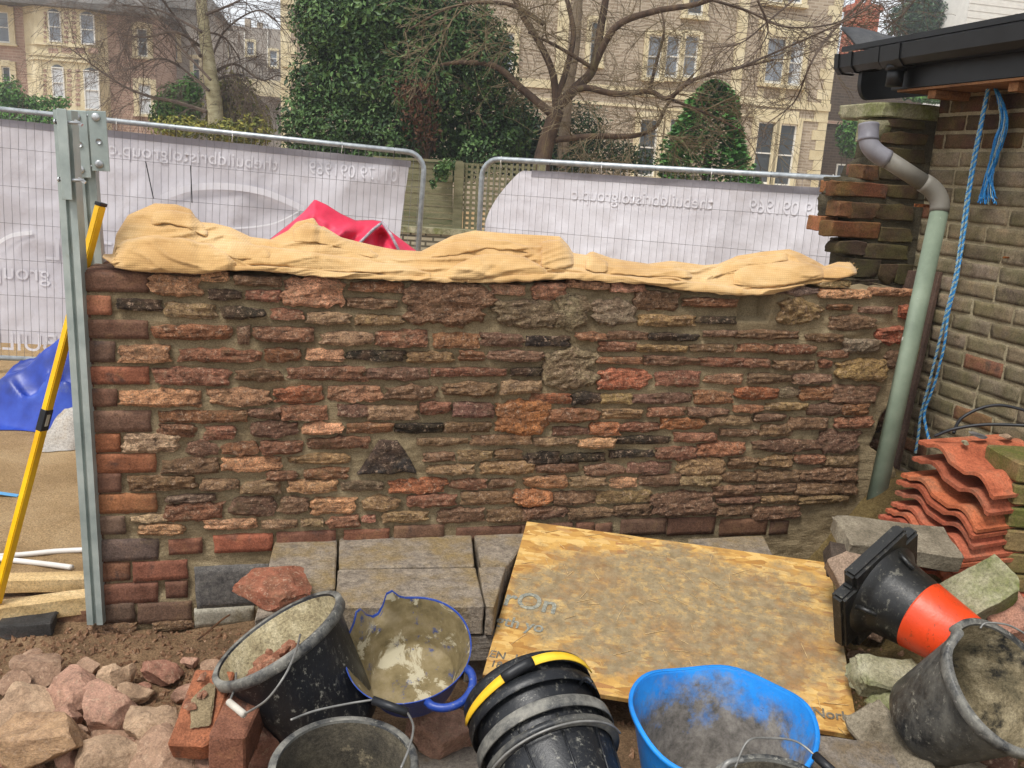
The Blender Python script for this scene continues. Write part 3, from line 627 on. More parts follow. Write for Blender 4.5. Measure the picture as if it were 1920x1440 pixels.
laid(pa, .0062, .030, [M_RPALE, M_RPALE, M_RBLUE], rope); laid(pb, .0062, .030, [M_RBLUE, M_RBLUE, M_RPALE], rope)
tas = thing('rope_tassel', 'frayed blue rope end dangling from the same knot under the eaves', 'rope', rpt(.0, 1.5, .05))
for i in range(26):
    R = random.Random(i); o = R.uniform(-1, 1)
    pts = [(1862, 158), (1876+o*4, 190), (1881+o*8, 225), (1873+o*8, 262), (1862+o*7, 300), (1853+o*6, 335), (1850+o*14, 365), (1848+o*20+R.uniform(-3, 3), 383+R.uniform(-12, 2))]
    q = spl([rp(x+R.uniform(-3, 3), y, .045+R.uniform(-.012, .012)) for x, y in pts], 5)
    q = [p+Vector((nz(j*.5, i)*.004, nz(j*.5, i, 4)*.004, 0)) for j, p in enumerate(q)]
    MB().tube(q, .0022, 4).build('strand', M_RBLUE if R.random() < .8 else M_RPALE, tas, True)
kn = spl([rp(1852, 150, .05), rp(1862, 138, .07), rp(1872, 150, .05), rp(1862, 160, .07), rp(1853, 148, .04)], 8)
laid(kn, .008, .03, [M_RBLUE], rope, 'knot')
# ================================================================== sacking laid over the wall top
HEM = [(193, 482), (215, 500), (260, 508), (380, 513), (432, 505), (500, 508), (640, 521), (760, 525), (880, 529), (960, 528), (1030, 524), (1090, 523), (1200, 531), (1300, 545), (1380, 553), (1440, 552), (1500, 536), (1560, 528), (1606, 512)]
SIL = [(193, 477), (212, 476), (217, 440), (240, 403), (290, 381), (330, 383), (357, 392), (372, 416), (400, 418), (432, 426), (470, 444), (508, 449), (540, 432), (556, 416), (588, 408), (600, 426), (606, 424), (640, 445), (690, 458), (740, 468), (790, 471), (815, 458), (850, 441), (890, 432), (960, 438), (1050, 443), (1066, 460), (1074, 474), (1100, 478), (1110, 471), (1150, 485), (1220, 495), (1260, 489), (1320, 497), (1350, 495), (1385, 479), (1440, 471), (1480, 467), (1500, 474), (1530, 489), (1548, 500), (1575, 491), (1595, 492), (1606, 505)]
def pl_dist(p, pts):
    best = 1e9; sd = 0
    for (x0, y0), (x1, y1) in zip(pts, pts[1:]):
        dx, dy = x1-x0, y1-y0; t = max(0, min(1, ((p[0]-x0)*dx+(p[1]-y0)*dy)/(dx*dx+dy*dy)))
        ex, ey = p[0]-x0-t*dx, p[1]-y0-t*dy; d = math.hypot(ex, ey)
        if d < best: best = d; sd = ey*dx-ex*dy
    return best if sd >= 0 else -best
def hessian_mat():
    b = NB('hessian'); v = b.coord(vary=False)
    c = b.ramp(b.noise(v, 5, 8, .6), [(.3, hexc('b28b59')), (.5, hexc('c8a26c')), (.7, hexc('d6b685'))])
    w1 = b.n('TexWave', {'wave_type': 'BANDS', 'bands_direction': 'X'}, Vector=v, Scale=44.0, Distortion=1.2, Detail=2.0, Detail_Scale=3.0).outputs[1]
    w2 = b.n('TexWave', {'wave_type': 'BANDS', 'bands_direction': 'Z'}, Vector=v, Scale=44.0, Distortion=1.2, Detail=2.0, Detail_Scale=3.0).outputs[1]
    h = b.math('MULTIPLY', w1, w2)
    c = b.mix(b.ramp(h, [(.0, .24), (.45, 0.0)]), c, hexc('8a6840'))
    c = b.mix(b.ramp(b.noise(v, 60, 6, .7), [(.6, 0.0), (.72, .4)]), c, hexc('e6cba0'))
    return b.fin(c, .95, b.bump(b.math('ADD', h, b.noise(v, 200, 3)), .35, .003), .1, Sheen_Weight=.25)
M_HESS = hessian_mat()
def sack_depth(x, y):
    """how far the base layer of cloth lies in front of (+) or behind (-) the wall face at this sight line"""
    h = interp(HEM, x); s_ = min(interp(SIL, x), h-2); t = max(0, min(1, (h-y)/(h-s_)))
    return lerp(.016, -.045-.0011*(h-s_), t**1.5)
def creases(x, y, k):
    """sharp tented folds running along the cloth, bent by a slow warp"""
    wx = x*.0065+nz(x*.006, y*.012, k)*.9; wy = y*.026+nz(x*.007, y*.010, k+5)*.9
    a = 1-abs(nz(wx*1.0+wy*.8, wy*1.3-wx*.5, k))*2.4; b = 1-abs(nz(wx*2.3-wy*1.2, wy*2.2+wx*.7, k+9))*2.4; c = abs(nz(wx*1.4+wy*2.0, wy*.7, k+17))
    return .0110*max(a, -.3)**3*(1 if a > 0 else .3) + .0026*max(b, -.2)**3 - .006*max(0, .25-c)*2.5
def sack_sheet(name, parent, xa, xb, top, bot, off, bulge, k, tuck=True, back=0):
    nxs = int((xb-xa)/3.5); NF = max(12, int(max(interp(bot, xa+(xb-xa)*q/8)-interp(top, xa+(xb-xa)*q/8) for q in range(9))/2.6)); vs = []
    for i in range(nxs+1):
        x = lerp(xa, xb, i/nxs); b_ = interp(bot, x)+nz(x*.04, k)*2.5+nz(x*.13, k+3)*1.2; t_ = min(interp(top, x)+(nz(x*.05, k+7)*2 if tuck else 0), b_-1.5)
        end = sm(0, .10, i/nxs)*sm(1, .90, i/nxs)
        for j in range(NF+1):
            t = j/NF; y = lerp(b_, t_, t)
            prof = math.sin(PI*min(1, (t*.94+.06)))**.55 if tuck else 1
            d = sack_depth(x, y)+off*(end*(1 if not tuck else sm(1.0, .86, t)) if tuck else 1)+bulge*.62*prof*end
            w_ = sm(0, .10, t)*sm(1, .90, t)
            d += creases(x, y, k)*w_*(1.25 if not tuck else 1.0)
            if tuck and (t > .985): d = sack_depth(x, y)-.012
            if tuck and i in (0, nxs): d = sack_depth(x, y)-.012
            vs.append(atpl(x, y, WP+WN*d, WN))
        if back:
            tp_ = vs[-1]
            for j in range(1, back+1):
                t = j/back; q = tp_-WN*(.17*t); q.z = lerp(tp_.z, 1.246, sm(0, 1, t))+.012*nz(x*.03, t*4, k)*math.sin(PI*t); vs.append(q)
    n = NF+1+back
    o = mesh(name, vs, [(i*n+j, (i+1)*n+j, (i+1)*n+j+1, i*n+j+1) for i in range(nxs) for j in range(n-1)], M_HESS, parent, True)
    md = o.modifiers.new('thickness', 'SOLIDIFY'); md.thickness = .0025; md.offset = -1
    return o
sack = tag(sack_sheet('hessian_sacking', None, 193, 1606, SIL, HEM, 0, 0, 3, False, 12), 'tan hessian sacking crumpled along the top of the stone wall', 'sacking')
LOW = [(x, y+1.5) for x, y in HEM]
for xa, xb, top, bot, off, bul in (
        (214, 446, [(214, 462), (240, 447), (290, 437), (340, 444), (392, 455), (422, 470), (446, 496)], LOW, .010, .026),
        (280, 392, [(280, 396), (320, 392), (357, 398), (392, 430)], [(280, 421), (320, 420), (350, 428), (392, 446)], .006, .016),
        (420, 512, [(420, 455), (440, 448), (470, 455), (512, 470)], [(420, 478), (450, 486), (480, 489), (512, 486)], .008, .016),
        (448, 810, [(448, 466), (490, 459), (530, 464), (600, 473), (700, 487), (760, 497), (810, 512)], [(448, 497), (520, 499), (600, 506), (700, 514), (810, 522)], .006, .015),
        (548, 716, [(548, 430), (575, 415), (602, 424), (640, 446), (690, 464), (716, 482)], [(548, 452), (590, 455), (640, 466), (690, 481), (716, 492)], .007, .016),
        (430, 872, [(430, 498), (500, 498), (560, 501), (640, 509), (720, 513), (800, 518), (872, 524)], LOW, .012, .010),
        (832, 1036, [(832, 512), (858, 494), (890, 478), (930, 472), (982, 478), (1012, 496), (1036, 515)], [(832, 524), (900, 523), (980, 519), (1036, 517)], .008, .026),
        (806, 1012, [(806, 468), (850, 452), (890, 446), (950, 450), (1012, 468)], [(806, 484), (860, 476), (920, 466), (980, 471), (1012, 484)], .004, .014),
        (1012, 1078, [(1012, 452), (1050, 447), (1066, 462), (1078, 482)], [(1012, 500), (1040, 506), (1060, 503), (1078, 494)], .008, .020),
        (1096, 1142, [(1096, 484), (1112, 474), (1128, 482), (1142, 492)], [(1096, 504), (1116, 511), (1130, 510), (1142, 505)], .006, .016),
        (874, 1510, [(874, 523), (960, 515), (1040, 511), (1100, 510), (1180, 517), (1260, 523), (1340, 532), (1400, 541), (1460, 540), (1510, 531)], LOW, .012, .010),
        (1140, 1300, [(1140, 496), (1200, 502), (1260, 500), (1300, 508)], [(1140, 512), (1200, 518), (1260, 520), (1300, 523)], .004, .012),
        (1372, 1556, [(1372, 512), (1400, 493), (1450, 487), (1508, 487), (1556, 508)], [(1372, 534), (1420, 540), (1470, 536), (1520, 526), (1556, 520)], .008, .022),
        (1330, 1480, [(1330, 505), (1380, 487), (1430, 478), (1480, 472)], [(1330, 522), (1380, 507), (1430, 497), (1480, 488)], .004, .013),
        (1540, 1606, [(1540, 504), (1570, 494), (1606, 506)], [(1540, 521), (1570, 524), (1606, 514)], .010, .014)):
    sack_sheet('fold', sack, xa, xb, top, bot, off, bul, 20+xa*.01)
fr = MB()
for i in range(90):       # frayed threads at the right hand end
    R = random.Random(i); x = R.uniform(1555, 1606); p = atpl(x, interp(SIL, x)+R.uniform(4, 14), WP-WN*.12, WN)
    fr.tube([p, p+Vector((R.uniform(-.004, .012), 0, R.uniform(.006, .016)))], .0006, 3)
fr.build('frayed_thread', M_HESS, bpy.data.objects['hessian_sacking'])
# ================================================================== red bulk bag behind the wall
M_RED = surf('red_woven_sheet', [hexc('b3203c'), hexc('cf2f4c'), hexc('dd4a68')], 4, .55, .25, 60, .004, spec=.35)
BSIL = [(505, 452), (540, 424), (570, 398), (590, 374), (612, 384), (640, 402), (668, 415), (700, 414), (718, 417), (735, 436), (760, 455), (785, 474)]
BF = [([(590, 374), (560, 420), (520, 450)], .05, 12), ([(640, 402), (668, 415), (640, 440), (600, 452)], .05, 14), ([(717, 418), (690, 440), (670, 455)], .05, 9), ([(717, 418), (735, 445), (748, 470)], .05, 8), ([(712, 440), (710, 470)], -.09, 16), ([(560, 395), (600, 410), (640, 430)], .03, 14)]
def bag_pt(x, y, d): return atpl(x, y, WP-WN*1.15+WN*d, WN)
vs = []; xs = [505+i*4 for i in range(71)]; NF = 40
for x in xs:
    s_ = interp(BSIL, x); 
    for j in range(NF+1):
        t = j/NF; y = lerp(560, s_, t); dz = 0
        for pts, a, w_ in BF:
            dd = pl_dist((x, y), pts); dz += a*math.exp(-(dd/(w_ if dd < 0 else w_*.6))**2)
        vs.append(bag_pt(x, y, .25*(1-t)**.8+dz*sm(1, .8, t)+fbm(x*.02, y*.02, 2)*.03*sm(1, .85, t)))
n = NF+1; fs = [(i*n+j, (i+1)*n+j, (i+1)*n+j+1, i*n+j+1) for i in range(len(xs)-1) for j in range(NF)]
nb = len(vs)
for v in list(vs): vs.append(v-WN*.02-WN*.5*max(0, min(1, (bag_pt(640, 374, 0).z-v.z)*1.2)))
fs += [(nb+i*n+j, nb+i*n+j+1, nb+(i+1)*n+j+1, nb+(i+1)*n+j) for i in range(len(xs)-1) for j in range(NF)]
fs += [(i*n+NF, (i+1)*n+NF, nb+(i+1)*n+NF, nb+i*n+NF) for i in range(len(xs)-1)]
bag = tag(mesh('bulk_bag', vs, fs, M_RED, None, True), 'crumpled red woven bag peaking behind the sacking on the wall', 'bag')
M_SEAM = surf('bag_seam', [hexc('8a7f86'), hexc('b5a9ad')], 30, .8, .2)
for pts in ([(717, 417), (700, 430), (680, 450), (672, 458)], [(717, 417), (733, 440), (748, 470)]):
    MB().tube([bag_pt(x, y, .115+(y-417)*.002) for x, y in pts], .007, 6).build('seam', M_SEAM, bag, True)
# ================================================================== galvanised posts clamped to the wall end
M_GALV = surf('galvanised_steel', [hexc('8f9a96'), hexc('a3ada8'), hexc('b4bcb6')], 9, .5, .12, 70, .002, spec=.5, metal=.35, dirt=hexc('8c8f80'), dscale=6, dlo=.6, dhi=.8)
M_ZINC = surf('bright_zinc', [hexc('9a9d9f'), hexc('b7babb'), hexc('c9cccc')], 18, .38, .1, 60, .002, spec=.5, metal=.6)
def channel(name, p0, p1, face, w_, dp, mat, parent):
    Z = (p1-p0).normalized(); Y = (face-Z*face.dot(Z)).normalized(); X = Y.cross(Z)
    h = w_/2; t = .003
    prof = [(-h, 0), (-.006, 0), (-.004, -.012), (.004, -.012), (.006, 0), (h, 0), (h, -dp), (h-t, -dp), (h-t, -t), (.009, -t), (.007, -.015), (-.007, -.015), (-.009, -t), (-h+t, -t), (-h+t, -dp), (-h, -dp)]
    return MB().prism([p0+X*a+Y*b for a, b in prof], Z, (p1-p0).length).build(name, mat, parent), X, Y, Z
def bolt(p, ax, parent, r=.013, ln=.03):
    ax = ax.normalized(); x = ax.orthogonal().normalized(); 
    mb = MB().lathe([(0, .006), (r*.7, .006), (r, .003), (r, 0)], 18, frame(x, ax.cross(x), ax, p)); mb.tube([p, p-ax*ln], .005, 10)
    mb.build('bolt', M_ZINC, parent, True)
post = thing('steel_post', 'galvanised channel post standing hard against the brick end of the wall', 'post', wpt(-.03, 0, .03))
fp0 = atpl(178, 1172, WP+WN*.03, WN); fp1 = atpl(116, 206, WP+WN*.03, WN)
_, X, Y, Z = channel('channel', fp0, fp1, WN+WU*-.15, .052, .05, M_GALV, post)
pl = block('clamp_plate', (.028, .004, .26), M_GALV, frame(X, -Y, Z, fp1-Z*.128-X*.012+Y*.03), post, .001)
pl2 = block('clamp_plate', (.004, .03, .26), M_GALV, frame(X, -Y, Z, fp1-Z*.128+X*.002+Y*.016), post, .001)
for dz in (.035, .2):
    bolt(fp1-Z*dz+X*.012+Y*.018, X, post, .008, .07)
    MB().box(fp1-Z*dz-X*.052+Y*.018, (.012, .004, .004), Matrix.Rotation(.5, 3, 'Y')).build('wing_nut', M_ZINC, post)
post2 = thing('steel_post', 'galvanised channel post behind the wall end, with two bolted clamp plates on top', 'post', wpt(-.03, 0, -.22))
bp0 = atpl(176, 520, WP-WN*.2, WN); bp0.z = .0; bp1 = atpl(152, 207, WP-WN*.2, WN)
bp0 = Vector((bp1.x-.01, bp1.y+.01, .02))
bb0 = atpl(173, 484, WP-WN*.2, WN); dirb = (bb0-bp1).normalized(); bp0 = bp1+dirb*1.83
_, X2, Y2, Z2 = channel('channel', bp0, bp1, WN, .058, .05, M_GALV, post2)
for (x0, y0, x1, y1, dd) in ((131, 207, 165, 333, .03), (167, 208, 201, 321, .026)):
    c = (atpl(x0+3, y0, WP-WN*(.2-dd), WN)+atpl(x1, y1, WP-WN*(.2-dd), WN))/2
    wv = (atpl(x1, y0, WP-WN*(.2-dd), WN)-atpl(x0, y0, WP-WN*(.2-dd), WN)).length; hv = (atpl(x0, y0, WP-WN*(.2-dd), WN)-atpl(x0+6, y1, WP-WN*(.2-dd), WN)).length
    q = block('clamp_plate', (wv, .004, hv), M_GALV, frame(X2, -Y2, Z2, c), post2, .001)
    for e in (.40, -.38): bolt(c+Z2*hv*e+Y2*.003+X2*.004, Y2, post2)
    MB().lathe([(.0, .0035), (.008, .003), (.009, .0)], 14, frame(X2, Z2, Y2*-1, c+Y2*.006)).build('hole_rim', M_ZINC, post2, True)
    for e in (.42, -.42):
        MB().tube([c+X2*(wv*.5)+Z2*hv*e, c+X2*(wv*.5+.02)+Z2*hv*e], .004, 8).build('bolt', M_ZINC, post2)
# ================================================================== spirit level
M_YEL = surf('yellow_enamel', [hexc('d9a400'), hexc('ecb800'), hexc('f2c417')], 6, .35, .08, 40, .001, spec=.5, dirt=hexc('8a6a20'), dscale=14, dlo=.66, dhi=.78)
M_BLKP = surf('black_plastic', [hexc('16171a'), hexc('202226')], 12, .45, .1, 60, .001, spec=.4)
lt = atY(190, 380, 2.86); lb = atY(-2, 1112, 2.70); dl = (lb-lt).normalized(); lb = lt+dl*((lb-lt).length*1.06)
LX = CR; LX = (LX-dl*LX.dot(dl)).normalized(); LY = dl.cross(LX).normalized()
lev = thing('spirit_level', 'long yellow spirit level leaning on the steel posts at the wall end', 'spirit level', lb)
L = (lt-lb).length; mid = (lt+lb)/2
FR = lambda p: frame(LX, LY, -dl, p)
block('body', (.021, .034, L-.02), M_YEL, FR(mid)@Matrix.Rotation(rad(10), 4, 'Z'), lev, .003, 2)
for s in (.5, -.5): block('end_cap', (.023, .036, .012), M_BLKP, FR(mid-dl*(L-.01)*s)@Matrix.Rotation(rad(10), 4, 'Z'), lev, .002)
M_VIAL = surf('vial_acrylic', [hexc('a8a28a'), hexc('d8d6c8')], 8, .2, 0, 10, spec=.6)
vp = lt+dl*((atY(80, 788, 2.76)-lt).length)
vw = block('vial_window', (.023, .037, .075), M_BLKP, FR(vp)@Matrix.Rotation(rad(10), 4, 'Z'), lev, .002)
block('vial', (.025, .020, .045), M_VIAL, FR(vp)@Matrix.Rotation(rad(10), 4, 'Z'), vw, .003)
block('name_plate', (.0225, .0085, .075), M_BLKP, FR(lt+dl*.065-LX*.004)@Matrix.Rotation(rad(10), 4, 'Z'), lev, 0)
# ================================================================== ground behind on the left: tarp, sack, pipes, battens
M_TARP = surf('blue_tarpaulin', [hexc('13266e'), hexc('1f3c9c'), hexc('3152b4')], 4, .4, .25, 60, .003, spec=.5, dirt=hexc('56607a'), dscale=7, dlo=.6, dhi=.78)
def lump(name, c, rx, ry, h, mat, seed, nx=60, ny=44, fold=.06, skew=(0, 0), yaw=0, pw=1.6):
    vs = []
    for j in range(ny+1):
        for i in range(nx+1):
            a = -1+2*i/nx; b = -1+2*j/ny; r = math.hypot(a, b)
            k = max(0, 1-min(1.0, max(abs(a), abs(b), r*.92))**pw)
            z = h*k*(1+.25*nz(a*2+seed, b*2)) + fold*max(-.2, 1-abs(nz(math.atan2(b, a)*2.6+seed, r*.9, 5))*2.6)*sm(0, .25, k)*sm(1.0, .75, k) + fold*.4*max(-.2, 1-abs(nz(a*4+b*2+seed, b*3))*2.4)*sm(0, .2, k)
            x = a*rx*(1+.12*nz(b*3, seed))+skew[0]*k; y = b*ry*(1+.12*nz(a*3, seed+4))+skew[1]*k
            cx, cy = x*math.cos(yaw)-y*math.sin(yaw), x*math.sin(yaw)+y*math.cos(yaw)
            X_, Y_ = c[0]+cx, c[1]+cy
            vs.append((X_, Y_, max(z+gz(X_, Y_)+.004, gz(X_, Y_)-.02*(k < .01)+.006*nz(a*6, b*6, seed))))
    return mesh(name, vs, [(j*(nx+1)+i, j*(nx+1)+i+1, (j+1)*(nx+1)+i+1, (j+1)*(nx+1)+i) for j in range(ny) for i in range(nx)], mat, None, True)
tp = on_ground(70, 812)
tag(lump('tarpaulin', (tp.x+.30, tp.y+.50), .80, .5, .60, M_TARP, 3, 110, 80, fold=.15, skew=(.18, 0), pw=1.2), 'blue tarpaulin draped over a heap behind the level', 'tarpaulin')
M_SACK = surf('white_woven_sack', [hexc('87817a'), hexc('a09a92'), hexc('b5afa6')], 5, .8, .3, 90, .003, dirt=hexc('8d7d68'), dscale=5, dlo=.55, dhi=.75)
sp_ = on_ground(120, 838)
tag(lump('sandbag', (sp_.x+.10, sp_.y+.12), .24, .15, .19, M_SACK, 8, 40, 30, .02, yaw=.4, pw=2.5), 'dirty white sack lying below the edge of the blue tarpaulin', 'sack')
M_WPIPE = surf('white_plastic', [hexc('c9c4bd'), hexc('dcd8d2')], 6, .5, .05, 40, dirt=hexc('a39a8c'), dscale=9, dlo=.6, dhi=.75)
for (pts, lab) in (([(-60, 1046), (40, 1040), (100, 1034), (160, 1031)], 'curved white plastic conduit on the sand, the farther of two'), ([(-60, 1040), (20, 1050), (90, 1058), (135, 1064)], 'white plastic conduit ending short of the post, the nearer of two')):
    q = spl([on_ground(x, y, -.012) for x, y in pts], 6); o = MB().tube(q, .011, 10).build('conduit', M_WPIPE, None, True); tag(o, lab, 'conduit', 'white conduits on the sand')
M_BATT = surf('sawn_timber', [hexc('a88a5c'), hexc('bc9f70'), hexc('ccb184')], 5, .85, .25, 60, .002, stretch=(.5, 5, 5), dirt=hexc('8a7048'), dscale=2, dlo=.55, dhi=.75)
for (x0, y0, x1, y1, hz, lab) in ((-120, 1096, 168, 1090, .055, 'muddy timber batten lying level on the sand beside the wall end'), (-120, 1166, 172, 1126, .07, 'pale timber batten tilted in front of the muddy batten beside the wall')):
    a = on_ground(x0, y0, -hz*.5-.03); b_ = on_ground(x1, y1, -hz*.5-.03); d_ = (b_-a); ln = d_.length; d_.normalize(); yv = Vector((0, 0, 1)).cross(d_).normalized()
    o = block('timber_batten', (ln, .065, hz), M_BATT, frame(d_, yv, d_.cross(yv), (a+b_)/2), None, .004, 1, .002, 5, int(x1))
    tag(o, lab, 'timber')
for (x, y, w_, h_, c, lab) in ((45, 1186, .17, .05, '3a3836', 'dark blue brick half buried under the pale batten'), (138, 1162, .11, .06, '7a5a46', 'brown brick lying at the foot of the steel post')):
    p = on_ground(x, y); o = block('loose_brick', (w_, .1, h_), M_BRICK, Matrix.Translation(p+Vector((0, .03, h_*.3)))@Matrix.Rotation(.25, 4, 'Z'), None, .005, 1, .003, 4, x, hexc(c), .2); tag(o, lab, 'brick')
M_CHIP = surf('blue_plastic_scrap', [hexc('4f90c0'), hexc('79b4dc')], 10, .5, .1)
p = on_ground(10, 926, -.01); tag(block('plastic_scrap', (.11, .03, .004), M_CHIP, Matrix.Translation(p)@Matrix.Rotation(.25, 4, 'Z')@Matrix.Rotation(.2, 4, 'Y'), None, .001), 'scrap of light blue plastic on the sand at the left edge', 'scrap')
# ================================================================== foreground: blocks, board, buckets, cone, tiles, rubble
M_BLOCK = surf('concrete_block', [hexc('6a6055'), hexc('8d8172'), hexc('a39684')], 26, .95, 1.0, 150, .007, dirt=hexc('8f7a54'), dscale=6, dlo=.46, dhi=.66)
M_BLOCKD = surf('darker_block', [hexc('5c5650'), hexc('756d64'), hexc('877e73')], 12, .95, .8, 160, .005, dirt=hexc('6d5a3c'), dscale=5, dlo=.5, dhi=.7)  # darker grey concrete for the lower blocks and paving pieces
def flat_block(label, pts, zt, h, mat, seed, group=None):
    """block with its top outline surveyed at height zt"""
    q = [atz(x, y, zt) for x, y in pts]; bm = bmesh.new()
    top = [bm.verts.new(p) for p in q]; bot = [bm.verts.new((p.x, p.y, zt-h)) for p in q]; n = len(q)
    bm.faces.new(top[::-1] if (q[1]-q[0]).cross(q[2]-q[1]).z < 0 else top); bm.faces.new(bot)
    for i in range(n): bm.faces.new((top[i], bot[i], bot[(i+1) % n], top[(i+1) % n]))
    bmesh.ops.recalc_face_normals(bm, faces=bm.faces[:])
    bmesh.ops.subdivide_edges(bm, edges=bm.edges[:], cuts=7, use_grid_fill=True)
    for v in bm.verts: v.co += noise.noise_vector(v.co*14+Vector((seed, 0, 0)))*.0025 + noise.noise_vector(v.co*60)*.0016
    sharp = [e for e in bm.edges if len(e.link_faces) == 2 and e.calc_face_angle(0) > .9]
    bmesh.ops.bevel(bm, geom=sharp, offset=.0045, segments=1, affect='EDGES', clamp_overlap=True)
    me = bpy.data.meshes.new('concrete_block'); bm.to_mesh(me); bm.free(); me.materials.append(mat)
    o = bpy.data.objects.new('concrete_block', me); COL.objects.link(o); return tag(o, label, 'block', group)
BZ = .305; gp = 'concrete blocks laid flat against the wall'
flat_block('grey concrete block in the back row, the leftmost with a brown tinge', [(516, 1010), (632, 1009), (628, 1100), (478, 1162)], BZ, .10, M_BLOCK, 1, gp)
flat_block('grey concrete block of the back row directly against the wall, between two others', [(637, 1004), (884, 1000), (889, 1060), (635, 1064)], BZ, .10, M_BLOCK, 2, gp)
flat_block('grey concrete block in the back row, partly under the plywood board', [(889, 1000), (1005, 996), (980, 1022), (950, 1061), (903, 1062)], BZ, .10, M_BLOCK, 3, gp)
flat_block('large grey concrete block in the front row behind the mortar-lined tub', [(634, 1067), (892, 1064), (908, 1136), (628, 1138)], BZ-.004, .10, M_BLOCK, 4, gp)
flat_block('grey concrete block in the front row under the corner of the board', [(897, 1064), (948, 1062), (926, 1137), (912, 1136)], BZ-.003, .10, M_BLOCK, 5, gp)
flat_block('lower grey block supporting the front row behind the tub', [(600, 1120), (905, 1120), (935, 1192), (590, 1200)], BZ-.112, .09, M_BLOCKD, 6, gp)
flat_block('lowest dark block under the corner of the plywood board', [(890, 1130), (940, 1128), (925, 1225), (870, 1235)], BZ-.205, .09, M_BLOCKD, 7, gp)
flat_block('lower block under the leftmost block of the back row', [(500, 1100), (630, 1095), (625, 1180), (472, 1190)], BZ-.11, .20, M_BLOCKD, 8, gp)
flat_block('chipped grey block poking out behind the board near the right end', [(1290, 1010), (1430, 1003), (1455, 1050), (1300, 1062)], .30, .10, M_BLOCK, 9, gp)
flat_block('grey paving piece on the ground in front of the red rock', [(770, 1400), (905, 1398), (915, 1470), (770, 1470)], .05, .05, M_BLOCKD, 12)
def rock(name, P, dims, seed, color, mat=None, rot=None, cuts=15, ang=.78):
    R = random.Random(seed); bm = bmesh.new(); bmesh.ops.create_icosphere(bm, subdivisions=4 if max(dims) > .1 else 3, radius=1)
    for _ in range(cuts):
        n = Vector((R.gauss(0, 1), R.gauss(0, 1), R.gauss(0, 1)*.9)).normalized(); d = R.uniform(.44, ang)
        for v in bm.verts:
            e = v.co.dot(n)-d
            if e > 0: v.co -= n*e
    mx = [max(abs(v.co[i]) for v in bm.verts) for i in range(3)]
    o = Vector((seed*1.7, seed*.6, 0))
    rm = Euler(rot or (R.uniform(-.3, .3), R.uniform(-.3, .3), R.uniform(0, 6))).to_matrix()
    for v in bm.verts:
        q = v.co.copy()
        v.co += noise.noise_vector(q*1.7+o)*.07 + noise.noise_vector(q*5+o)*.030 + noise.noise_vector(q*12+o)*.020
        v.co = Vector((v.co.x/mx[0]*dims[0]/2, v.co.y/mx[1]*dims[1]/2, v.co.z/mx[2]*dims[2]/2))
        v.co = rm @ v.co + P
    me = bpy.data.meshes.new(name); bm.to_mesh(me); bm.free()
    me.materials.append(mat or M_ROCK)
    ob = bpy.data.objects.new(name, me); smooth_by_angle(ob, 24); COL.objects.link(ob); ob.color = (*color, 1); return ob
RKC = dict(t=hexc('c9ab8d'), p=hexc('c59a84'), o=hexc('cda882'), r=hexc('ad7d69'), b=hexc('b09078'), R=hexc('a96a52'))
def rk(x, y, w_, h_, c, lab, lift=.5, rz=0.0, seed=None, dep=.9, mat=None, flat=.85, zb=None):
    b_ = on_ground(x, y+h_*.42) if zb is None else atz(x, y+h_*.42, zb)
    dist = (b_-EYEV).dot(FW); wm, hm = w_/FPX*dist*1.24, h_/FPX*dist*1.24
    P = atd(x, y, dist-.02); tilt = Matrix.Rotation(rz, 3, CR.cross(CU))
    s = seed or int(x*7+y); o = rock('rubble_stone', Vector((0, 0, 0)), (wm, wm*dep*.8, hm*flat), s, Vector(RKC.get(c) or hexc(c))*random.Random(s).uniform(.88, 1.1), mat, (rad(12), 0, 0))
    for v in o.data.vertices: v.co = tilt @ v.co + P
    return tag(o, lab, 'stone', 'rubble stones in the foreground')
rk(55, 1318, 150, 62, 't', 'long flat tan stone slab sloping up at the left edge of the rubble', rz=-.55)
rk(141, 1303, 122, 86, 'p', 'large pinkish tan stone above the big orange one in the rubble')
rk(80, 1384, 138, 122, 'o', 'biggest orange tan stone at the lower left of the rubble')
rk(214, 1336, 118, 98, 'p', 'pink stone with white flecks in the middle of the rubble', rz=-.5)
rk(282, 1358, 100, 105, 't', 'upright tan stone with a pale top beside the frogged brick', rz=-.3)
rk(297, 1418, 130, 66, 'b', 'brown flat stone below the upright tan stone at the bottom edge')
rk(186, 1428, 122, 66, 't', 'tan stone cut by the bottom edge between two larger ones')
rk(203, 1264, 52, 52, 't', 'small pale tan stone at the back of the rubble, left of a twin')
rk(238, 1262, 28, 48, 't', 'narrow pale stone standing against the small tan stone')
rk(302, 1262, 66, 44, 'r', 'small dull red stone lying on the soil behind the rubble', rz=-.35)
rk(80, 1258, 96, 50, 'b', 'dusty stone sunk in the soil at the back left of the rubble', rz=-.2)
rk(8, 1412, 64, 66, 'r', 'reddish stone cut off by the lower left corner')
rk(334, 1356, 38, 54, 'r', 'small red-brown stone wedged against the frogged brick')
rk(190, 1394, 90, 34, 'b', 'low brown stone under the pink one in the rubble')
rk(390, 1428, 100, 40, 'p', 'pinkish stone at the bottom edge left of the front bucket')
rk(485, 1402, 76, 92, 'r', 'smooth red-brown stone tucked behind the front black bucket', rz=-.5)
rk(156, 1376, 26, 58, 'b', 'thin brown stone stuck between the orange and pink stones')
rk(40, 1392, 60, 40, 'b', 'dark flat stone half under the biggest orange stone')
rk(826, 1362, 116, 112, 'p', 'large rounded red rock under the handle of the mortar tub', dep=1)
rk(507, 1098, 124, 56, 'R', 'wedge shaped red sandstone lump sitting on the leftmost concrete block', zb=BZ, rz=.1)
rk(455, 1240, 50, 34, 'p', 'small pink stone at the foot of the leaning bucket', seed=77)
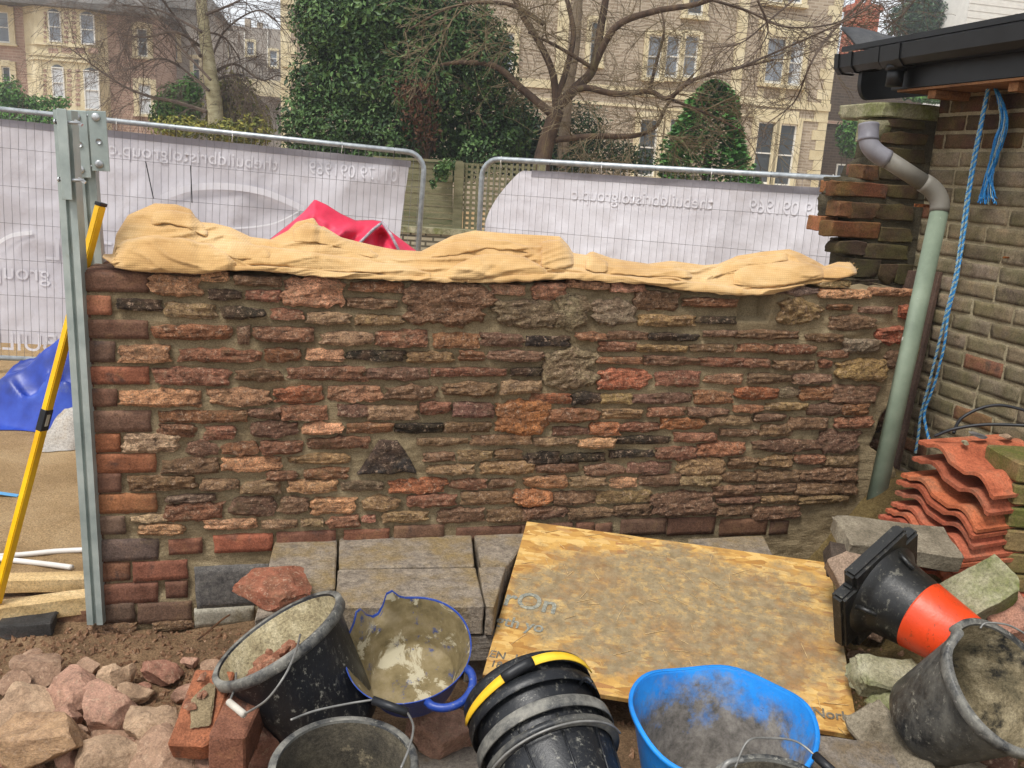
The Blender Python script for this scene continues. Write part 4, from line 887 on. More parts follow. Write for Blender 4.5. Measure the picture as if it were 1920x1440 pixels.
for i, (x, y, w_, h_, c) in enumerate(((20, 1340, 60, 40, 't'), (120, 1345, 50, 40, 'p'), (250, 1300, 60, 40, 't'), (165, 1250, 40, 26, 'b'), (350, 1300, 44, 34, 'p'), (240, 1405, 60, 40, 'p'), (340, 1405, 50, 44, 't'), (430, 1425, 60, 34, 'r'), (20, 1285, 60, 36, 'b'), (130, 1425, 50, 40, 'p'), (270, 1288, 36, 24, 'r'), (355, 1240, 30, 20, 'p'), (60, 1225, 34, 20, 'b'), (395, 1250, 34, 24, 'b'))):
    rk(x, y, w_, h_, c, ('small %s broken stone %s' % (dict(t='tan', p='pink', b='brown', r='red')[c], ('beside the long flat slab at the left edge', 'below the large pinkish tan stone', 'above the upright tan stone', 'on the soil left of the small pale pair', 'on the soil above the frogged brick', 'at the foot of the pink flecked stone', 'just left of the frogged brick foot', 'at the bottom edge below the brown brick', 'above the long flat slab', 'at the bottom edge beside the biggest orange stone', 'behind the upright tan stone, half buried', 'far back on the soil near the twig', 'far back on the soil at the left', 'on the soil left of the tipped bucket')[i])), seed=600+i)
# loose bricks among the rubble: one with a frog showing
def frog_brick(label, c, X, Y, Z, size, col, seed):
    o = block('loose_brick', size, M_BRICK, frame(X, Y, Z, c), None, .005, 1, .0025, 5, seed, hexc(col), .15); return tag(o, label, 'brick')
def cam_axes(rz, tilt):
    X = (CR*math.cos(rz)-CU*math.sin(rz)); Yv = (CU*math.cos(rz)+CR*math.sin(rz)); F = -FW
    Y2 = (Yv*math.cos(tilt)-F*math.sin(tilt)); return X.normalized(), Y2.normalized(), X.cross(Y2).normalized()
X, Y, Z = cam_axes(.06, .9); fb = frog_brick('orange and black brick propped up with its frog facing, beside the rubble', atd(383, 1338, 2.28), X, Y, Z, (.105, .215, .068), '8f5a40', 4)
fr_ = rock('mud_patch', Vector((0, 0, 0)), (.075, .15, .016), 44, hexc('8a7054'), M_MORTAR, (0, 0, 0)); fr_.data.transform(frame(X, Y, Z, atd(386, 1328, 2.28)+Z*.033)); fr_.parent = fb
for q_ in range(5):
    R = random.Random(70+q_); c_ = rock('brick_chip', Vector((0, 0, 0)), (R.uniform(.015, .04), R.uniform(.015, .03), .016), 80+q_, hexc('a5745c'), M_ROCK, (0, 0, R.random()*3)); c_.data.transform(frame(X, Y, Z, atd(386, 1328, 2.28)+X*R.uniform(-.03, .03)+Y*R.uniform(-.06, .06)+Z*.045)); c_.parent = fb
X, Y, Z = cam_axes(.1, 1.25); frog_brick('plain brown brick leaning on the frogged brick under the leaning bucket', atd(450, 1362, 2.22), X, Y, Z, (.09, .2, .11), '7d5442', 5)
# ---- OSB sheet
def osb_mat():
    b = NB('osb'); tc = b.n('TexCoord').outputs['Object']
    def flakes(rot, sc, seed):
        m = b.n('Mapping', None, Vector=tc, Rotation=(0, 0, rot), Scale=sc, Location=(seed, seed*.7, 0)).outputs[0]
        wv = b.n('VectorMath', {'operation': 'ADD'}, i0=m, i1=b.n('VectorMath', {'operation': 'SCALE'}, i0=b.n('TexNoise', None, Vector=tc, Scale=14.0, Detail=3.0).outputs[1], Scale=.5)).outputs[0]
        vo = b.n('TexVoronoi', {'voronoi_dimensions': '2D'}, Vector=wv, Scale=1.0)
        return vo.outputs['Color'], vo.outputs['Distance']
    c = hexc('c9a466')
    base = None; hs_ = None
    for i, (rot, sc, th) in enumerate(((.15, (14, 46, 1), 0), (1.1, (16, 50, 1), .5), (-.8, (17, 54, 1), .45), (1.8, (18, 48, 1), .5), (.5, (22, 66, 1), .5))):
        col, dist = flakes(rot, sc, i*3.1); s = b.n('SeparateColor', None, Color=col)
        fl = b.ramp(s.outputs[0], [(.0, hexc('9c6f38')), (.25, hexc('bd924e')), (.55, hexc('d3ab62')), (.85, hexc('e0bf7c')), (1.0, hexc('96623c'))])
        grain = b.n('Mapping', None, Vector=tc, Rotation=(0, 0, rot), Scale=(8, 160, 1)).outputs[0]
        fl = b.mix(b.math('MULTIPLY', b.noise(grain, 1.0, 5, .7), .55), fl, hexc('9a6f3c'))
        base = fl if base is None else b.mix(b.math('GREATER_THAN', s.outputs[1], th), base, fl)
        hs_ = s.outputs[2] if hs_ is None else b.mix(b.math('GREATER_THAN', s.outputs[1], th), hs_, s.outputs[2])
    # mortar smear across the middle of the sheet
    sx = b.n('SeparateXYZ', None, Vector=tc)
    r = b.math('ADD', b.math('POWER', b.math('ABSOLUTE', b.math('DIVIDE', b.math('SUBTRACT', sx.outputs[0], .03), .58)), 2.0), b.math('POWER', b.math('ABSOLUTE', b.math('DIVIDE', b.math('ADD', sx.outputs[1], -.01), .36)), 2.0))
    smear = b.math('SUBTRACT', b.math('ADD', b.math('SUBTRACT', 1.0, r), b.math('MULTIPLY', b.math('SUBTRACT', b.noise(tc, 5, 9, .72), .5), 2.6)), 0.0)
    sm_ = b.ramp(smear, [(.0, 0.0), (.36, .94)])
    sm_ = b.math('MULTIPLY', sm_, b.ramp(b.noise(tc, 22, 8, .75), [(.30, 0.1), (.52, 1.0)]))
    c = b.mix(sm_, base, b.ramp(b.noise(tc, 30, 8, .7), [(.3, hexc('6d5f48')), (.6, hexc('8f8166'))]))
    c = b.mix(b.ramp(b.noise(tc, 3.5, 8, .7), [(.52, 0.0), (.66, .45)]), c, hexc('8a5f38'))
    c = b.mix(b.ramp(b.noise(tc, 90, 6, .7), [(.60, 0.0), (.68, .6)]), c, hexc('5c4630'))
    c = b.mix(b.ramp(b.noise(tc, 9, 9, .75), [(.52, 0.0), (.66, .55)]), c, hexc('7a5c3a'))
    nr = b.bump(b.math('ADD', hs_, b.noise(tc, 120, 5, .7)), .35, .003)
    return b.fin(c, .8, nr, .25)
oc_ = [atz(988, 977, .36), atz(1555, 1055, .36), atz(1611, 1380, .15), atz(905, 1265, .15)]
ox = ((oc_[1]-oc_[0])+(oc_[2]-oc_[3])).normalized(); oy_ = ((oc_[0]-oc_[3])+(oc_[1]-oc_[2])); oz = ox.cross(oy_).normalized(); oy_ = oz.cross(ox)
om = sum(oc_, Vector())/4; ow, oh = ((oc_[1]-oc_[0]).length+(oc_[2]-oc_[3]).length)/2, ((oc_[0]-oc_[3]).length+(oc_[1]-oc_[2]).length)/2
me = None
ob_ = block('strand_board', (ow, oh, .018), osb_mat(), Matrix.Identity(4), None, .001, 1, .0012, 9, 3)
for v in ob_.data.vertices:      # keep the slightly out-of-square outline
    a, b_ = v.co.x/ow+.5, v.co.y/oh+.5
    P = (oc_[3]*(1-a)+oc_[2]*a)*(1-b_)+(oc_[0]*(1-a)+oc_[1]*a)*b_
    loc = P-om; v.co = Vector((loc.dot(ox), loc.dot(oy_), loc.dot(oz)+v.co.z-.009))
ob_.matrix_world = frame(ox, oy_, oz, om)
tag(ob_, 'mortar-smeared strand board lying on the blocks in front of the wall', 'board')
M_INK = surf('faded_ink', [hexc('4a4640'), hexc('6a6458'), hexc('7d7766')], 60, .9, 0)
M_INK2 = surf('grey_ink', [hexc('6f7068'), hexc('85857a'), hexc('9a9683')], 40, .9, 0)
def text_mesh(name, s, size, M, mat, parent, mirror=False, extrude=.0, bold=.018):
    cu = bpy.data.curves.new(name, 'FONT'); cu.body = s; cu.size = size; cu.extrude = extrude; cu.resolution_u = 3; cu.offset = size*bold
    to = bpy.data.objects.new('tmp', cu); COL.objects.link(to); dg = bpy.context.evaluated_depsgraph_get()
    me = bpy.data.meshes.new_from_object(to.evaluated_get(dg)); bpy.data.objects.remove(to); bpy.data.curves.remove(cu)
    if mirror: me.transform(Matrix.Scale(-1, 4, (1, 0, 0)))
    me.transform(M); me.materials.clear(); me.materials.append(mat); me.name = name
    o = bpy.data.objects.new(name, me); COL.objects.link(o); o.parent = parent; return o
def osb_local(x, y):
    p = atpl(x, y, om, oz)-om; return Vector((p.dot(ox), p.dot(oy_), .0022))
def osb_text(s, x, y, size, mat, rot=0.0): return text_mesh('printed_text', s, size, Matrix.Translation(osb_local(x, y))@Matrix.Rotation(rot, 4, 'Z'), mat, ob_)
osb_text('rOn', 941, 1134, .105, M_INK2, -.03); osb_text('gth yo', 928, 1171, .062, M_INK2, -.03)
osb_text('EN  13', 916, 1232, .04, M_INK, -.02); osb_text('18mm', 918, 1250, .036, M_INK, -.02); osb_text('Norb', 1524, 1343, .046, M_INK, .02)
# splinters on the sheet
spm = MB()
for i in range(60):
    R = random.Random(i); p = Vector((R.uniform(-.5, .5)*ow, R.uniform(-.5, .5)*oh, .002)); a = R.uniform(0, PI); l = R.uniform(.01, .035)
    spm.box(p, (l, .0007, .0006), Matrix.Rotation(a, 3, 'Z'))
sp_o = spm.build('splinter', M_BATT); sp_o.parent = ob_; sp_o['kind'] = 'stuff'
# ---- buckets
def bucket_mat(name, base, dust, lo=.5, hi=.66, sc=5):
    b = NB(name); v = b.coord((1, 1, .7)); c = b.ramp(b.noise(v, 6, 6), [(.3, tuple(x*.75 for x in base)), (.7, tuple(x*1.2 for x in base))])
    m = b.ramp(b.noise(v, sc, 10, .78), [(lo, 0.0), (hi, .85)]); c = b.mix(m, c, dust)
    c = b.mix(b.ramp(b.noise(v, 45, 8, .8), [(.58, 0.0), (.62, .85)]), c, tuple(x*1.1 for x in dust))
    c = b.mix(b.ramp(b.noise(v, 130, 5, .8), [(.64, 0.0), (.67, .7)]), c, tuple(x*1.3 for x in dust))
    c = b.mix(b.ramp(b.noise(b.coord((5, 5, 1.2)), 14, 6, .7), [(.58, 0.0), (.66, .45)]), c, tuple(x*.7 for x in dust))
    return b.fin(c, b.ramp(m, [(0, .38), (1, .9)]), b.bump(b.noise(v, 40, 8, .7), .35, .004), .45)
M_BKT = bucket_mat('black_bucket', hexc('191b1f'), hexc('77756c'), .56, .78)
M_BKTC = bucket_mat('clean_black_bucket', hexc('15171b'), hexc('6c6a62'), .66, .86)
M_BKTD = bucket_mat('dusty_bucket', hexc('25272a'), hexc('7d7a70'), .42, .66)
M_BKTR = bucket_mat('crusted_rim', hexc('2b2d30'), hexc('8f8c82'), .40, .60, 9)
M_LINE = surf('dried_mortar', [hexc('55503f'), hexc('85795f'), hexc('b5a88a')], 13, .95, .8, 60, .006, dirt=hexc('2a2a28'), dscale=8, dlo=.5, dhi=.6)
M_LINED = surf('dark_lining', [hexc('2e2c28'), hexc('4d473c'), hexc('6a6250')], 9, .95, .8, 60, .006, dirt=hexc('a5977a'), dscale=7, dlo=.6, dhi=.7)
M_WIRE = surf('wire', [hexc('6d6c69'), hexc('9a9994')], 30, .5, .1, 60, spec=.5, metal=.5)
def tub(name, label, M, R, r, H, mat, lin, rim_h=.022, rim_t=.012, rimf=None, inner_to=1.0, wob=.0, seed=0, cat='bucket', n=64, ribs=False):
    t = thing(name, label, cat, M @ Vector((0, 0, -H)))
    def warp(mb):
        for i, v in enumerate(mb.v):
            a = math.atan2(v.y, v.x); k = (v.z+H)/H
            q = 1+wob*(math.sin(2*a+seed)*.6+math.sin(3*a+seed*2)*.4)*max(0, k)
            z = v.z+(rimf(a)*sm(.55, 1, k) if rimf else 0)
            mb.v[i] = M @ Vector((v.x*q, v.y*q, z))
    z_ = .003
    o = MB().lathe([(0, -H), (r*.96, -H), (r, -H+.006)]+[(lerp(r, R-.002, k/14), lerp(-H+.006, 0, k/14)) for k in range(1, 15)]+[(R-.004, .001)]+[(lerp(R-.005, r-.004, k/14), lerp(0, -H+.005, k/14)) for k in range(15)]+[(0, -H+.005)], n); warp(o); bo = o.build('body', mat, t, True)
    if rim_h:
        o = MB().lathe([(R-.005, .002), (R+rim_t*.6, .004), (R+rim_t, 0), (R+rim_t, -rim_h), (R+rim_t-.003, -rim_h-.002), (R+rim_t-.004, -.006), (R-.003, -.006)], n); warp(o); o.build('rim', M_BKTR if mat in (M_BKT, M_BKTD) else mat, t, True)
    z0 = -H*inner_to; kk = 1-inner_to
    o = MB().lathe([(lerp(R-.0065, r-.0055, k/14), lerp(-.004, -H+.007, k/14)) for k in range(15)]+[(r*.5, -H+.010), (0, -H+.011)], n)
    for v in o.v:
        d = abs(noise.fractal(v*22+Vector((seed, 0, 0)), 1, 2, 4))*.005*sm(0, -.06, v.z); v.x *= 1-d/max(.05, math.hypot(v.x, v.y)); v.y *= 1-d/max(.05, math.hypot(v.x, v.y)); v.z += d*.5*(v.z < -H+.02)
    warp(o); o.build('mortar_crust', lin, t, True)
    return t
def wire(parent, pts, r=.0028, name='wire_handle', mat=None): return MB().tube(spl(pts, 8), r, 8).build(name, mat or M_WIRE, parent, True)
# B1 leaning bucket with stone chips
m1 = aim(520, 1192, 2.33, -.54, -.842, .30)
b1 = tub('bucket', 'black bucket tipped to the left with stone chips and pale crust inside', m1, .178, .128, .31, M_BKT, surf('pale_lining', [hexc('8d7f62'), hexc('b3a684'), hexc('cbbf9f')], 16, .95, .9, 70, .008, dirt=hexc('4b4537'), dscale=10, dlo=.55, dhi=.65), seed=1, wob=.015)
chips = MB()
for i in range(46):
    R = random.Random(40+i); a = R.uniform(0, 2*PI); q = R.uniform(0, .11); c = m1 @ Vector((-.055+q*math.cos(a)*.85, -.02+q*math.sin(a)*.8, R.uniform(-.09, -.045)))
    bmq = bmesh.new(); bmesh.ops.create_icosphere(bmq, subdivisions=1, radius=R.uniform(.012, .032)); rot = Euler((R.random()*6, R.random()*6, 0)).to_matrix()
    vs = [c+rot @ Vector((v.co.x*1.3, v.co.y, v.co.z*.5)) for v in bmq.verts]; chips.add(vs, [tuple(v.index for v in f.verts) for f in bmq.faces]); bmq.free()
co = chips.build('stone_chips', M_ROCK, None, False, hexc('a8735a')); struct(co, 'stuff'); tag(co, 'pink stone chips lying in the tipped black bucket', 'stone chips')
wire(b1, [atd(563, 1190, 2.24), atd(555, 1220, 2.12), atd(535, 1265, 2.03), atd(500, 1312, 2.02), atd(460, 1338, 2.06)])
wire(b1, [atd(430, 1316, 2.14), atd(440, 1290, 2.2), atd(443, 1262, 2.3)])
M_GRIP = surf('white_grip', [hexc('b7b0a3'), hexc('d2ccc0')], 20, .6, .1, 60, dirt=hexc('8a7d68'), dscale=20, dlo=.55, dhi=.7)
MB().tube([atd(429, 1316, 2.1), atd(458, 1340, 2.06)], .0085, 12).build('grip', M_GRIP, b1, True)
# B2 blue tub lined with mortar, standing on edge against the blocks
M_BLUED = bucket_mat('faded_blue_tub', hexc('1f3f8f'), hexc('6f7480'), .60, .85)
def lining2():
    b = NB('mortar_film'); v = b.coord(vary=False)
    c = b.ramp(b.noise(v, 7, 9, .7), [(.32, hexc('4a402a')), (.5, hexc('7a6c4c')), (.68, hexc('94866a'))])
    c = b.mix(b.ramp(b.noise(v, 7.5, 8, .7, .6), [(.54, 0.0), (.58, .95)]), c, hexc('b0a78d'))
    c = b.mix(b.ramp(b.noise(v, 15, 8, .75), [(.58, 0.0), (.65, .8)]), c, hexc('27427c'))
    return b.fin(c, .8, b.bump(b.noise(v, 30, 8, .7), .4, .006), .25)
m2 = aim(764, 1213, 2.33, -.16, -.987, .80)
def rim2(a):
    a = (a+2*PI) % (2*PI); z = 0
    for c, w_, h_ in ((2.30, .12, .045), (1.72, .12, .05), (2.02, .22, -.035)): z += h_*math.exp(-((a-c)/w_)**2)
    return z+.004*math.sin(3*a)
b2 = tub('mixing_tub', 'torn blue tub lined with dried mortar, tilted against the concrete blocks', m2, .172, .118, .15, M_BLUED, lining2(), rim_h=0, rimf=rim2, seed=4, wob=.02, cat='tub')
def loop_handle(parent, M, R, a0, a1, out, mat, w_=.014):
    pts = [M @ Vector((math.cos(lerp(a0, a1, t))*(R+out*math.sin(PI*t)**.6), math.sin(lerp(a0, a1, t))*(R+out*math.sin(PI*t)**.6), -.004)) for t in [i/24 for i in range(25)]]
    o = MB().tube(pts, w_*.55, 8).build('handle', mat, parent, True); return o
loop_handle(b2, m2, .172, -1.42, -.62, .05, M_BLUED, .02)
# B3 front black bucket
m3 = aim(645, 1432, 1.93, 0.02, -1, .64)
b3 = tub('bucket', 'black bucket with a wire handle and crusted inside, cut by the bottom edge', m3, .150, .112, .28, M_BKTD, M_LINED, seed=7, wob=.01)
wire(b3, [atd(545, 1350, 1.98), atd(590, 1333, 2.02), atd(650, 1320, 2.06), atd(700, 1312, 2.08)]); wire(b3, [atd(764, 1336, 2.06), atd(775, 1362, 1.98), atd(768, 1400, 1.9), atd(752, 1440, 1.85)])
MB().tube([atd(699, 1313, 2.08), atd(764, 1336, 2.06)], .0105, 12).build('grip', M_BLKP, b3, True)
# B4 nested buckets on their side, mouths turned away
M_YTAPE = surf('yellow_strap', [hexc('d8a21a'), hexc('efbf2e'), hexc('f6d048')], 6, .5, .15, 40)
for i, (sh, RR, lab) in enumerate(((0.0, .150, 'innermost of the three nested black buckets, its rim with the yellow strap'), (.052, .152, 'middle one of the three nested black buckets lying on their side'), (.125, .154, 'outermost of the three nested black buckets, ribbed side towards the bottom edge'))):
    mm = aim(988, 1302, 2.17, -.36, -.93, -.52) @ Matrix.Translation((0, 0, -sh))
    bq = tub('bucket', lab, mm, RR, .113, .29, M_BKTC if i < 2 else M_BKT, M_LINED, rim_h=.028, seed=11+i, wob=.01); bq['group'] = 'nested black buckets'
    if i == 2:
        for q in range(10):
            a = q*2*PI/10; MB().tube([mm @ Vector((math.cos(a)*lerp(RR, .113, t), math.sin(a)*lerp(RR, .113, t), -.29*t)) for t in (.12, .5, .97)], .003, 5).build('rib', M_BKT, bq, True)
        o = MB().lathe([(RR-.004, -.05), (RR+.010, -.052), (RR+.010, -.066), (RR-.008, -.07)], 64, mm); o.build('band', M_BKTD, bq, True)
        wire(bq, [mm @ Vector((math.cos(a)*(RR+.014), math.sin(a)*(RR+.014), -.075)) for a in [-2.9+i_*.25 for i_ in range(12)]], .003)
    if i == 0:
        pts = [mm @ Vector((math.cos(a)*(RR+.016), math.sin(a)*(RR+.016), -.032-.012*math.sin(a*2))) for a in [-.15-k_*.118 for k_ in range(24)]]
        mb = MB()
        k0 = []
        for j, p in enumerate(pts):
            wd = .009*math.sin(PI*min(1, max(0, j/23)))**.5+.003; k0.append(p)
            mb.v += [p+m1.to_3x3() @ Vector((0, 0, 0)) + (mm.to_3x3() @ Vector((0, 0, 1)))*wd, p-(mm.to_3x3() @ Vector((0, 0, 1)))*wd]
        mb.f = [(2*j, 2*j+1, 2*j+3, 2*j+2) for j in range(23)]
        y_ = mb.build('strap', M_YTAPE, bq, True); ms = y_.modifiers.new('t', 'SOLIDIFY'); ms.thickness = .003
        gpt_ = pts[10:15]; MB().tube(gpt_, .014, 10).build('grip', M_BLKP, bq, True)
wire(bq, [atd(1062, 1312, 2.1), atd(1080, 1290, 2.08), atd(1098, 1272, 2.06), atd(1110, 1280, 2.05)], .005, 'hook', M_BLKP)
# B5 bright blue tub
def blue_in():
    b = NB('blue_tub_dust'); v = b.coord(vary=False)
    sep = b.n('SeparateXYZ', None, Vector=v); zz = b.math('ADD', sep.outputs['Z'], b.math('MULTIPLY', b.math('SUBTRACT', b.noise(v, 11, 9, .72), .5), .42))
    m = b.ramp(zz, [(.29, 1.0), (.40, 0.0)])
    c = b.mix(m, b.ramp(b.noise(v, 8, 5), [(.3, hexc('1a7ad0')), (.7, hexc('2c98ee'))]), b.ramp(b.noise(v, 24, 9, .75), [(.3, hexc('3f3d38')), (.5, hexc('77716a')), (.72, hexc('a09a90'))]))
    c = b.mix(b.ramp(b.noise(v, 30, 8, .8), [(.62, 0.0), (.68, .6)]), c, hexc('27303a'))
    return b.fin(c, .75, b.bump(b.noise(v, 40, 8, .7), .4, .004), .35)
M_BLUE = bucket_mat('bright_blue_tub', hexc('1f86dc'), hexc('4a7fb0'), .62, .9)
m5 = aim(1354, 1347, 2.08, .127, -.99, .60)
b5 = tub('mixing_tub', 'bright blue flexible tub with dusty grey inside, in front of the strand board', m5, .215, .15, .29, M_BLUE, blue_in(), rim_h=.006, rim_t=.005, seed=9, wob=.025, rimf=lambda a: .012*math.sin(2*a+1)+.008*math.sin(5*a)*math.sin(a), cat='tub')
# B6 black bucket at the very bottom
m6 = aim(1448, 1490, 1.70, .05, -1, .6)
b6 = tub('bucket', 'black bucket with raised wire handle at the bottom edge before the blue tub', m6, .112, .085, .2, M_BKTD, M_LINED, seed=12)
wire(b6, [atd(1352, 1450, 1.66), atd(1365, 1430, 1.66), atd(1392, 1425, 1.67)], .006, 'lug')
wire(b6, [atd(1378, 1440, 1.66), atd(1402, 1390, 1.67), atd(1440, 1384, 1.7), atd(1492, 1390, 1.72), atd(1530, 1418, 1.7), atd(1548, 1436, 1.68)], .0022)
MB().tube([atd(1528, 1416, 1.70), atd(1565, 1450, 1.66)], .009, 10).build('grip', M_BLKP, b6, True)
# B7 black bucket on its side at the right
m7 = aim(1884, 1284, 2.14, .90, -.42, .62)
def rim7(a):
    a = (a+2*PI) % (2*PI); return .035*math.exp(-((a-3.6)/.16)**2)
b7 = tub('bucket', 'dusty black bucket lying on its side at the lower right edge', m7, .156, .118, .28, M_BKTD, M_LINE, seed=15, wob=.02, rimf=rim7)
wire(b7, [atd(1838, 1178, 2.2), atd(1850, 1168, 2.2), atd(1890, 1172, 2.2), atd(1925, 1190, 2.2)], .0025)
# ---- traffic cone on its side
M_CBLK = bucket_mat('black_rubber', hexc('1b1b1a'), hexc('5d5a50'), .62, .85)
M_CORG = bucket_mat('orange_sleeve', hexc('d8431a'), hexc('7a3a1f'), .66, .86)
mc = aim(1642, 1100, 2.66, .84, .54, .36, 0)
cone = thing('traffic_cone', 'black and orange traffic cone lying on its side among the rubble', 'traffic cone', mc.translation)
bm = bmesh.new(); bmesh.ops.create_cube(bm, size=1); bmesh.ops.scale(bm, vec=(.35, .35, .044), verts=bm.verts)
ve = [e for e in bm.edges if abs(e.verts[0].co.z-e.verts[1].co.z) > .01]; bmesh.ops.bevel(bm, geom=ve, offset=.055, segments=6, affect='EDGES')
bmesh.ops.bevel(bm, geom=[e for e in bm.edges if len(e.link_faces) == 2 and e.calc_face_angle(0) > 1], offset=.009, segments=2, affect='EDGES')
me = bpy.data.meshes.new('base'); bm.to_mesh(me); bm.free(); me.transform(mc @ Matrix.Rotation(rad(45+14), 4, 'Z')); me.materials.append(M_CBLK); o = bpy.data.objects.new('base', me); COL.objects.link(o); attach(o, cone); smooth_by_angle(o, 35)
cz = lambda s: frame(mc.col[0].xyz, mc.col[1].xyz, mc.col[2].xyz, mc.translation)
o = MB().lathe([(.150, .017), (.146, .03), (.128, .045), (.120, .06), (.105, .150), (.103, .155)], 56, mc).build('lower_body', M_CBLK, cone, True)
o = MB().lathe([(.103, .147), (.1065, .149), (.1055, .154), (.066, .40), (.064, .402), (.060, .40)], 56, mc).build('reflective_sleeve', M_CORG, cone, True)
MB().lathe([(.062, .40), (.050, .46), (.046, .47), (.036, .47), (.036, .42)], 40, mc).build('tip', M_CBLK, cone, True)
for a in (.6, 2.2, 3.7, 5.3): MB().tube([mc @ Vector((math.cos(a)*.142, math.sin(a)*.142, .028)), mc @ Vector((math.cos(a)*.120, math.sin(a)*.120, .085))], .008, 8).build('rib', M_CBLK, cone, True)
# ---- stack of roof tiles
M_TILE = surf('terracotta_tile', [hexc('87452f'), hexc('a3593f'), hexc('b46c50')], 7, .8, .35, 90, .003, dirt=hexc('6f5240'), dscale=7, dlo=.52, dhi=.72, ob=True)
TW, TL = .36, .36
def tile_z(s):
    z = .0
    for c in (.27, .78): z += .024*max(0, math.cos(max(-PI/2, min(PI/2, (s-c)*PI/.30))))**1.1
    z -= .012*sm(.93, .96, s); z -= .006*sm(.07, .04, s); return z
tv = []; NS = 44
for yy in (0, TL):
    for q in range(NS+1): tv.append((q/NS*TW, yy, tile_z(q/NS)))
    for q in range(NS+1): tv.append((q/NS*TW, yy, tile_z(q/NS)-.013))
n1 = NS+1; tf = []
for q in range(NS):
    tf += [(q, q+1, 2*n1+q+1, 2*n1+q), (n1+q, 3*n1+q, 3*n1+q+1, n1+q+1), (q, n1+q, n1+q+1, q+1), (2*n1+q, 2*n1+q+1, 3*n1+q+1, 3*n1+q)]
tf += [(0, 2*n1, 3*n1, n1), (NS, n1+NS, 3*n1+NS, 2*n1+NS)]
tme = bpy.data.meshes.new('roof_tile'); tme.from_pydata(tv, [], tf); tme.update(); tme.materials.append(M_TILE)
ordn = ['topmost', 'second', 'third', 'fourth', 'fifth', 'sixth', 'seventh', 'eighth', 'ninth', 'tenth', 'eleventh', 'twelfth', 'thirteenth']
TLY = [(1724, 822, .0), (1712, 853, .02), (1691, 884, .03), (1682, 897, .04), (1680, 917, .05), (1672, 938, .0), (1662, 950, -.03), (1648, 962, .02), (1638, 976, -.02), (1644, 990, .03), (1650, 1010, 0), (1690, 1030, .04)]
for i, (x, y, r) in enumerate(TLY):
    P = atY(x, y, 3.02-.004*i); R = random.Random(i)
    A = Vector((.30+r, -.90, -.20+.012*i)).normalized(); Lq = Vector((.92, .34, .03)); Nq = A.cross(Lq).normalized(); Lq = Nq.cross(A)
    o = bpy.data.objects.new('roof_tile', tme); COL.objects.link(o); tv_ = R.uniform(.8, 1.15); o.color = (tv_, tv_*R.uniform(.9, 1.06), tv_*R.uniform(.85, 1.1), 1); o.matrix_world = frame(A, Lq, Nq, P-Vector((0, 0, 0)))
    tag(o, ('%s orange roof tile counted down from the top of the stack' % ordn[i]) if i else 'topmost orange roof tile of the stack, strewn with moss and slate bits', 'roof tile', 'stacked roof tiles')
M_SLT = surf('slate_bit', [hexc('4a4745'), hexc('666260'), hexc('7a756f')], 14, .85, .4, 80)
p0 = atY(1724, 822, 3.02); A = Vector((.30, -.90, -.20)).normalized(); Lq = Vector((.92, .34, .03)); Nq = A.cross(Lq).normalized(); Lq = Nq.cross(A)
for (a, b_, sz, c, lab) in ((.07, .17, (.09, .07, .012), M_SLT, 'grey slate fragment lying on the topmost roof tile'), (.115, .08, (.04, .03, .02), M_MOSSC, 'small mossy lump on the topmost roof tile'), (.1, .28, (.06, .04, .022), M_ROCK, 'pale stone chip at the right end of the topmost tile')):
    tag(rock('fragment', p0+A*a+Lq*b_+Nq*.045, sz, int(a*900), hexc('b59a80'), c, (.2, .1, .6)), lab, 'fragment')
# ---- mossy pier at the right edge
M_MBRK = brick_mat('mossy_brick', .95, .1)
pier = thing('brick_pier', 'low brick pier green with moss at the right edge below the tiles', 'pier', atY(1915, 1100, 2.72))
PX = atY(1899, 960, 2.72)
for i, (y0, y1, xl) in enumerate(((868, 908, 1912), (910, 950, 1905), (952, 992, 1898), (994, 1035, 1890), (1037, 1075, 1883), (1077, 1112, 1880), (1114, 1150, 1880))):
    a = atY(xl, y0, 2.72); b_ = atY(xl, y1, 2.72)
    h_ = a.z-b_.z
    block('brick', (.30, .21, h_-.004), M_MBRK, Matrix.Translation((a.x+.15, 2.72+.105, (a.z+b_.z)/2)), pier, .006, 1, .003, 5, 60+i, hexc('7d6a48'), .1)
# ---- lintel, broken masonry round the cone
def slab(name, label, cat, x, y, depth, size, mat, rz, tilt, seed, color=None, chip=.15, rough=.004):
    X, Y, Z = cam_axes(rz, tilt); o = block(name, size, mat, frame(X, Y, Z, atd(x, y, depth)), None, .006, 1, rough, 7, seed, color, chip); return tag(o, label, cat)
M_LINT = surf('old_concrete', [hexc('5d5546'), hexc('7d7362'), hexc('8f8673')], 9, .95, .7, 90, .005, dirt=hexc('4a4030'), dscale=6, dlo=.52, dhi=.7)
slab('concrete_lintel', 'short grey concrete lintel lying behind the traffic cone below the tiles', 'lintel', 1678, 1017, 2.86, (.37, .17, .062), M_LINT, .13, 1.15, 1)
slab('broken_brick', 'grey and pink broken brick standing between the board and the cone', 'brick', 1603, 1090, 2.72, (.11, .17, .07), M_BRICK, -.35, .6, 2, hexc('8f7a68'), .3)
slab('broken_brick', 'dark wedge of brick behind the corner of the strand board', 'brick', 1575, 1052, 2.80, (.08, .1, .06), M_BRICK, .2, .8, 3, hexc('4a4038'), .3)
slab('broken_block', 'mossy pale concrete lump beside the green pier', 'block', 1842, 1110, 2.62, (.19, .13, .085), M_MOSSC, -.5, .8, 4, None, .35, .006)
slab('broken_brick', 'pinkish brick above the rim of the right hand bucket', 'brick', 1892, 1160, 2.60, (.13, .12, .065), M_BRICK, -.35, .9, 5, hexc('9a7260'), .25)
